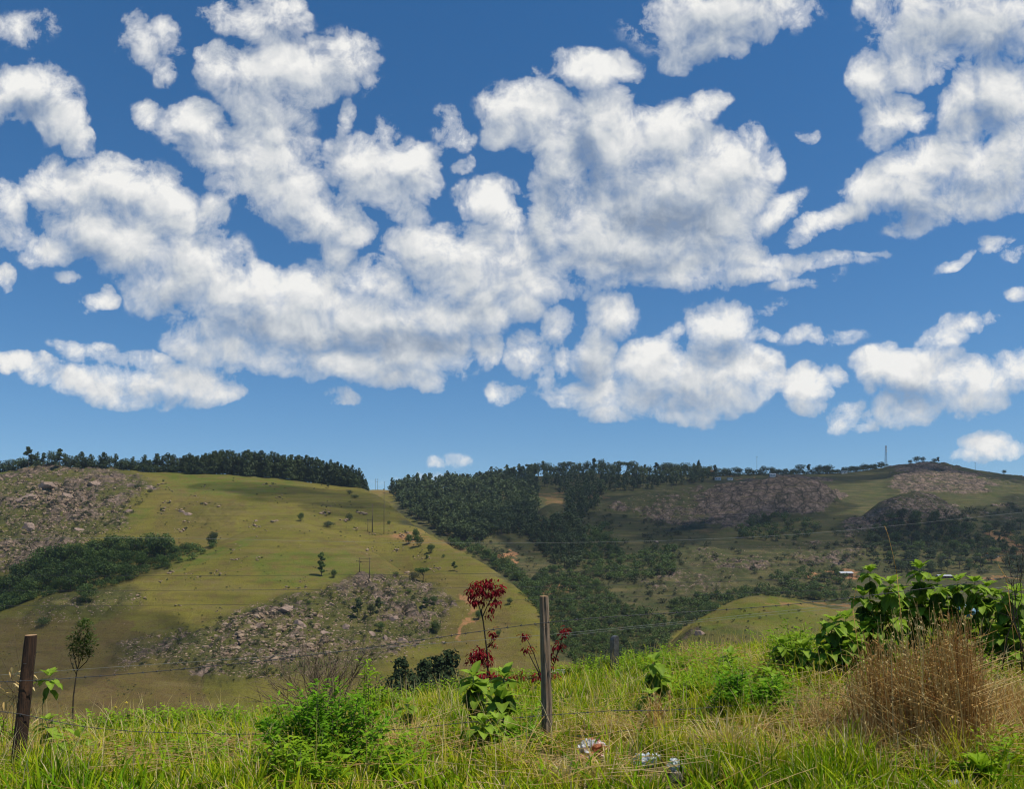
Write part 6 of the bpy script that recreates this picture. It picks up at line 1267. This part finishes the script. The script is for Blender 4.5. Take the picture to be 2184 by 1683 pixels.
def bag(u, v, wpx, hpx, mat, lab, k, name='plastic_bag'):
    c = gpos(u, v + hpx * .5); V, T = ico(4); r1 = n3(V, 1.2, k); r2 = np.abs(n3(V, 3.1, k + 5)); r3 = np.abs(n3(V, 7.0, k + 9)); V = V * (1 + .9 * r1 - 1.1 * r2 - .8 * r3)[:, None]
    a = px(wpx / 2, c[1]); z = px(hpx / 2, c[1]); mx = np.abs(V).max(0); o = MB().add(V / mx * 1.15 * np.array((a, a * .8, z)), None, T).build(name, mat, None, c + np.array((0, -.06, z * 1.1)), smooth=False); o.rotation_euler = (0, random.uniform(-.2, .2), 0); return tag(o, lab, 'plastic bag')
bag(1258, 1600, 74, 44, plastic('white_plastic', (0.50, 0.49, 0.46), (0.72, 0.71, 0.69), (0.48, 0.17, 0.08)), 'crumpled white plastic bag with an orange print right of the middle post', 1)
bag(1238, 1618, 30, 22, plastic('orange_plastic', (0.55, 0.20, 0.06), (0.65, 0.45, 0.30)), 'orange and white scrap of plastic at the front of the printed bag', 5)
M_wp = plastic('pale_blue_plastic', (0.52, 0.60, 0.62), (0.74, 0.78, 0.80)); bag(1372, 1618, 62, 28, M_wp, 'pale blue-white plastic bag torn open in the grass', 2); bag(1436, 1632, 40, 30, M_wp, 'small white crumpled bag, rightmost of the litter in the middle', 3); bag(2022, 1672, 36, 24, plastic('grey_plastic', (0.42, 0.44, 0.45), (0.62, 0.64, 0.64)), 'grey-white plastic bag left of the round-leaved plant', 4)
V, T = ico(3); r = n3(V, 1.6, 9); V = V * (1 + r)[:, None] * np.array((.10, .06, .055)); o = MB().add(V, None, T).build('plastic_sheet', plastic('blue_plastic', (0.12, 0.30, 0.48), (0.30, 0.50, 0.66)), None, P(2062, 1302, 8.3), smooth=False); tag(o, 'blue plastic sheet caught behind the large leaves', 'plastic sheet')
# small yellow flowers
M_yel = plain_mat('yellow_petal', (0.62, 0.48, 0.05), (0.75, 0.60, 0.10), 30, .6)
for u, v0, v1, lab in [(270,1500,1535,'pale yellow flower head on a tall stalk at the verge edge'),(246,1510,1535,'small yellow flower left of the taller flower stalk'),(1645,1372,1400,'yellow flower sprig on the crest left of the light green bush'),(908,1540,1560,'tiny yellow flower in the grass right of the dark leaf ball')]:
    c = gpos(u, v1); t = P(u, v0, c[1]); r = empty('yellow_flower', c); tag(r, lab, 'flower'); MB().add(*tube([(0, 0, -.02), (np.array(t) - c) * .5 + np.array((.01, 0, 0)), np.array(t) - c], [.003, .0025, .002], 4)).build('stem', M_stem, r); f = MB(); n = 14; add_small(f, np.tile(np.array(t) - c, (n, 1)), randdir(n) + np.array((0, 0, .8)), np.full(n, .022), np.full(n, .5)); f.build('petals', M_yel, r, smooth=False)

# ------------------------------------------------------------------ air: the thin blue haze of the valley
hz = bpy.data.materials.new('haze'); hz.use_nodes = True; N = NT(hz.node_tree); N.n.clear()
v_ = N.new('ShaderNodeVolumePrincipled'); v_.inputs['Color'].default_value = (0.62, 0.76, 0.95, 1); v_.inputs['Density'].default_value = HAZE; v_.inputs['Anisotropy'].default_value = 0.2
o_ = N.new('ShaderNodeOutputMaterial'); N.l.new(v_.outputs[0], o_.inputs['Volume'])
V, Q = box((-2600, -60, -330), (2600, 2600, 175)); tag(MB().add(V, Q).build('haze', hz, smooth=False), kind='stuff')
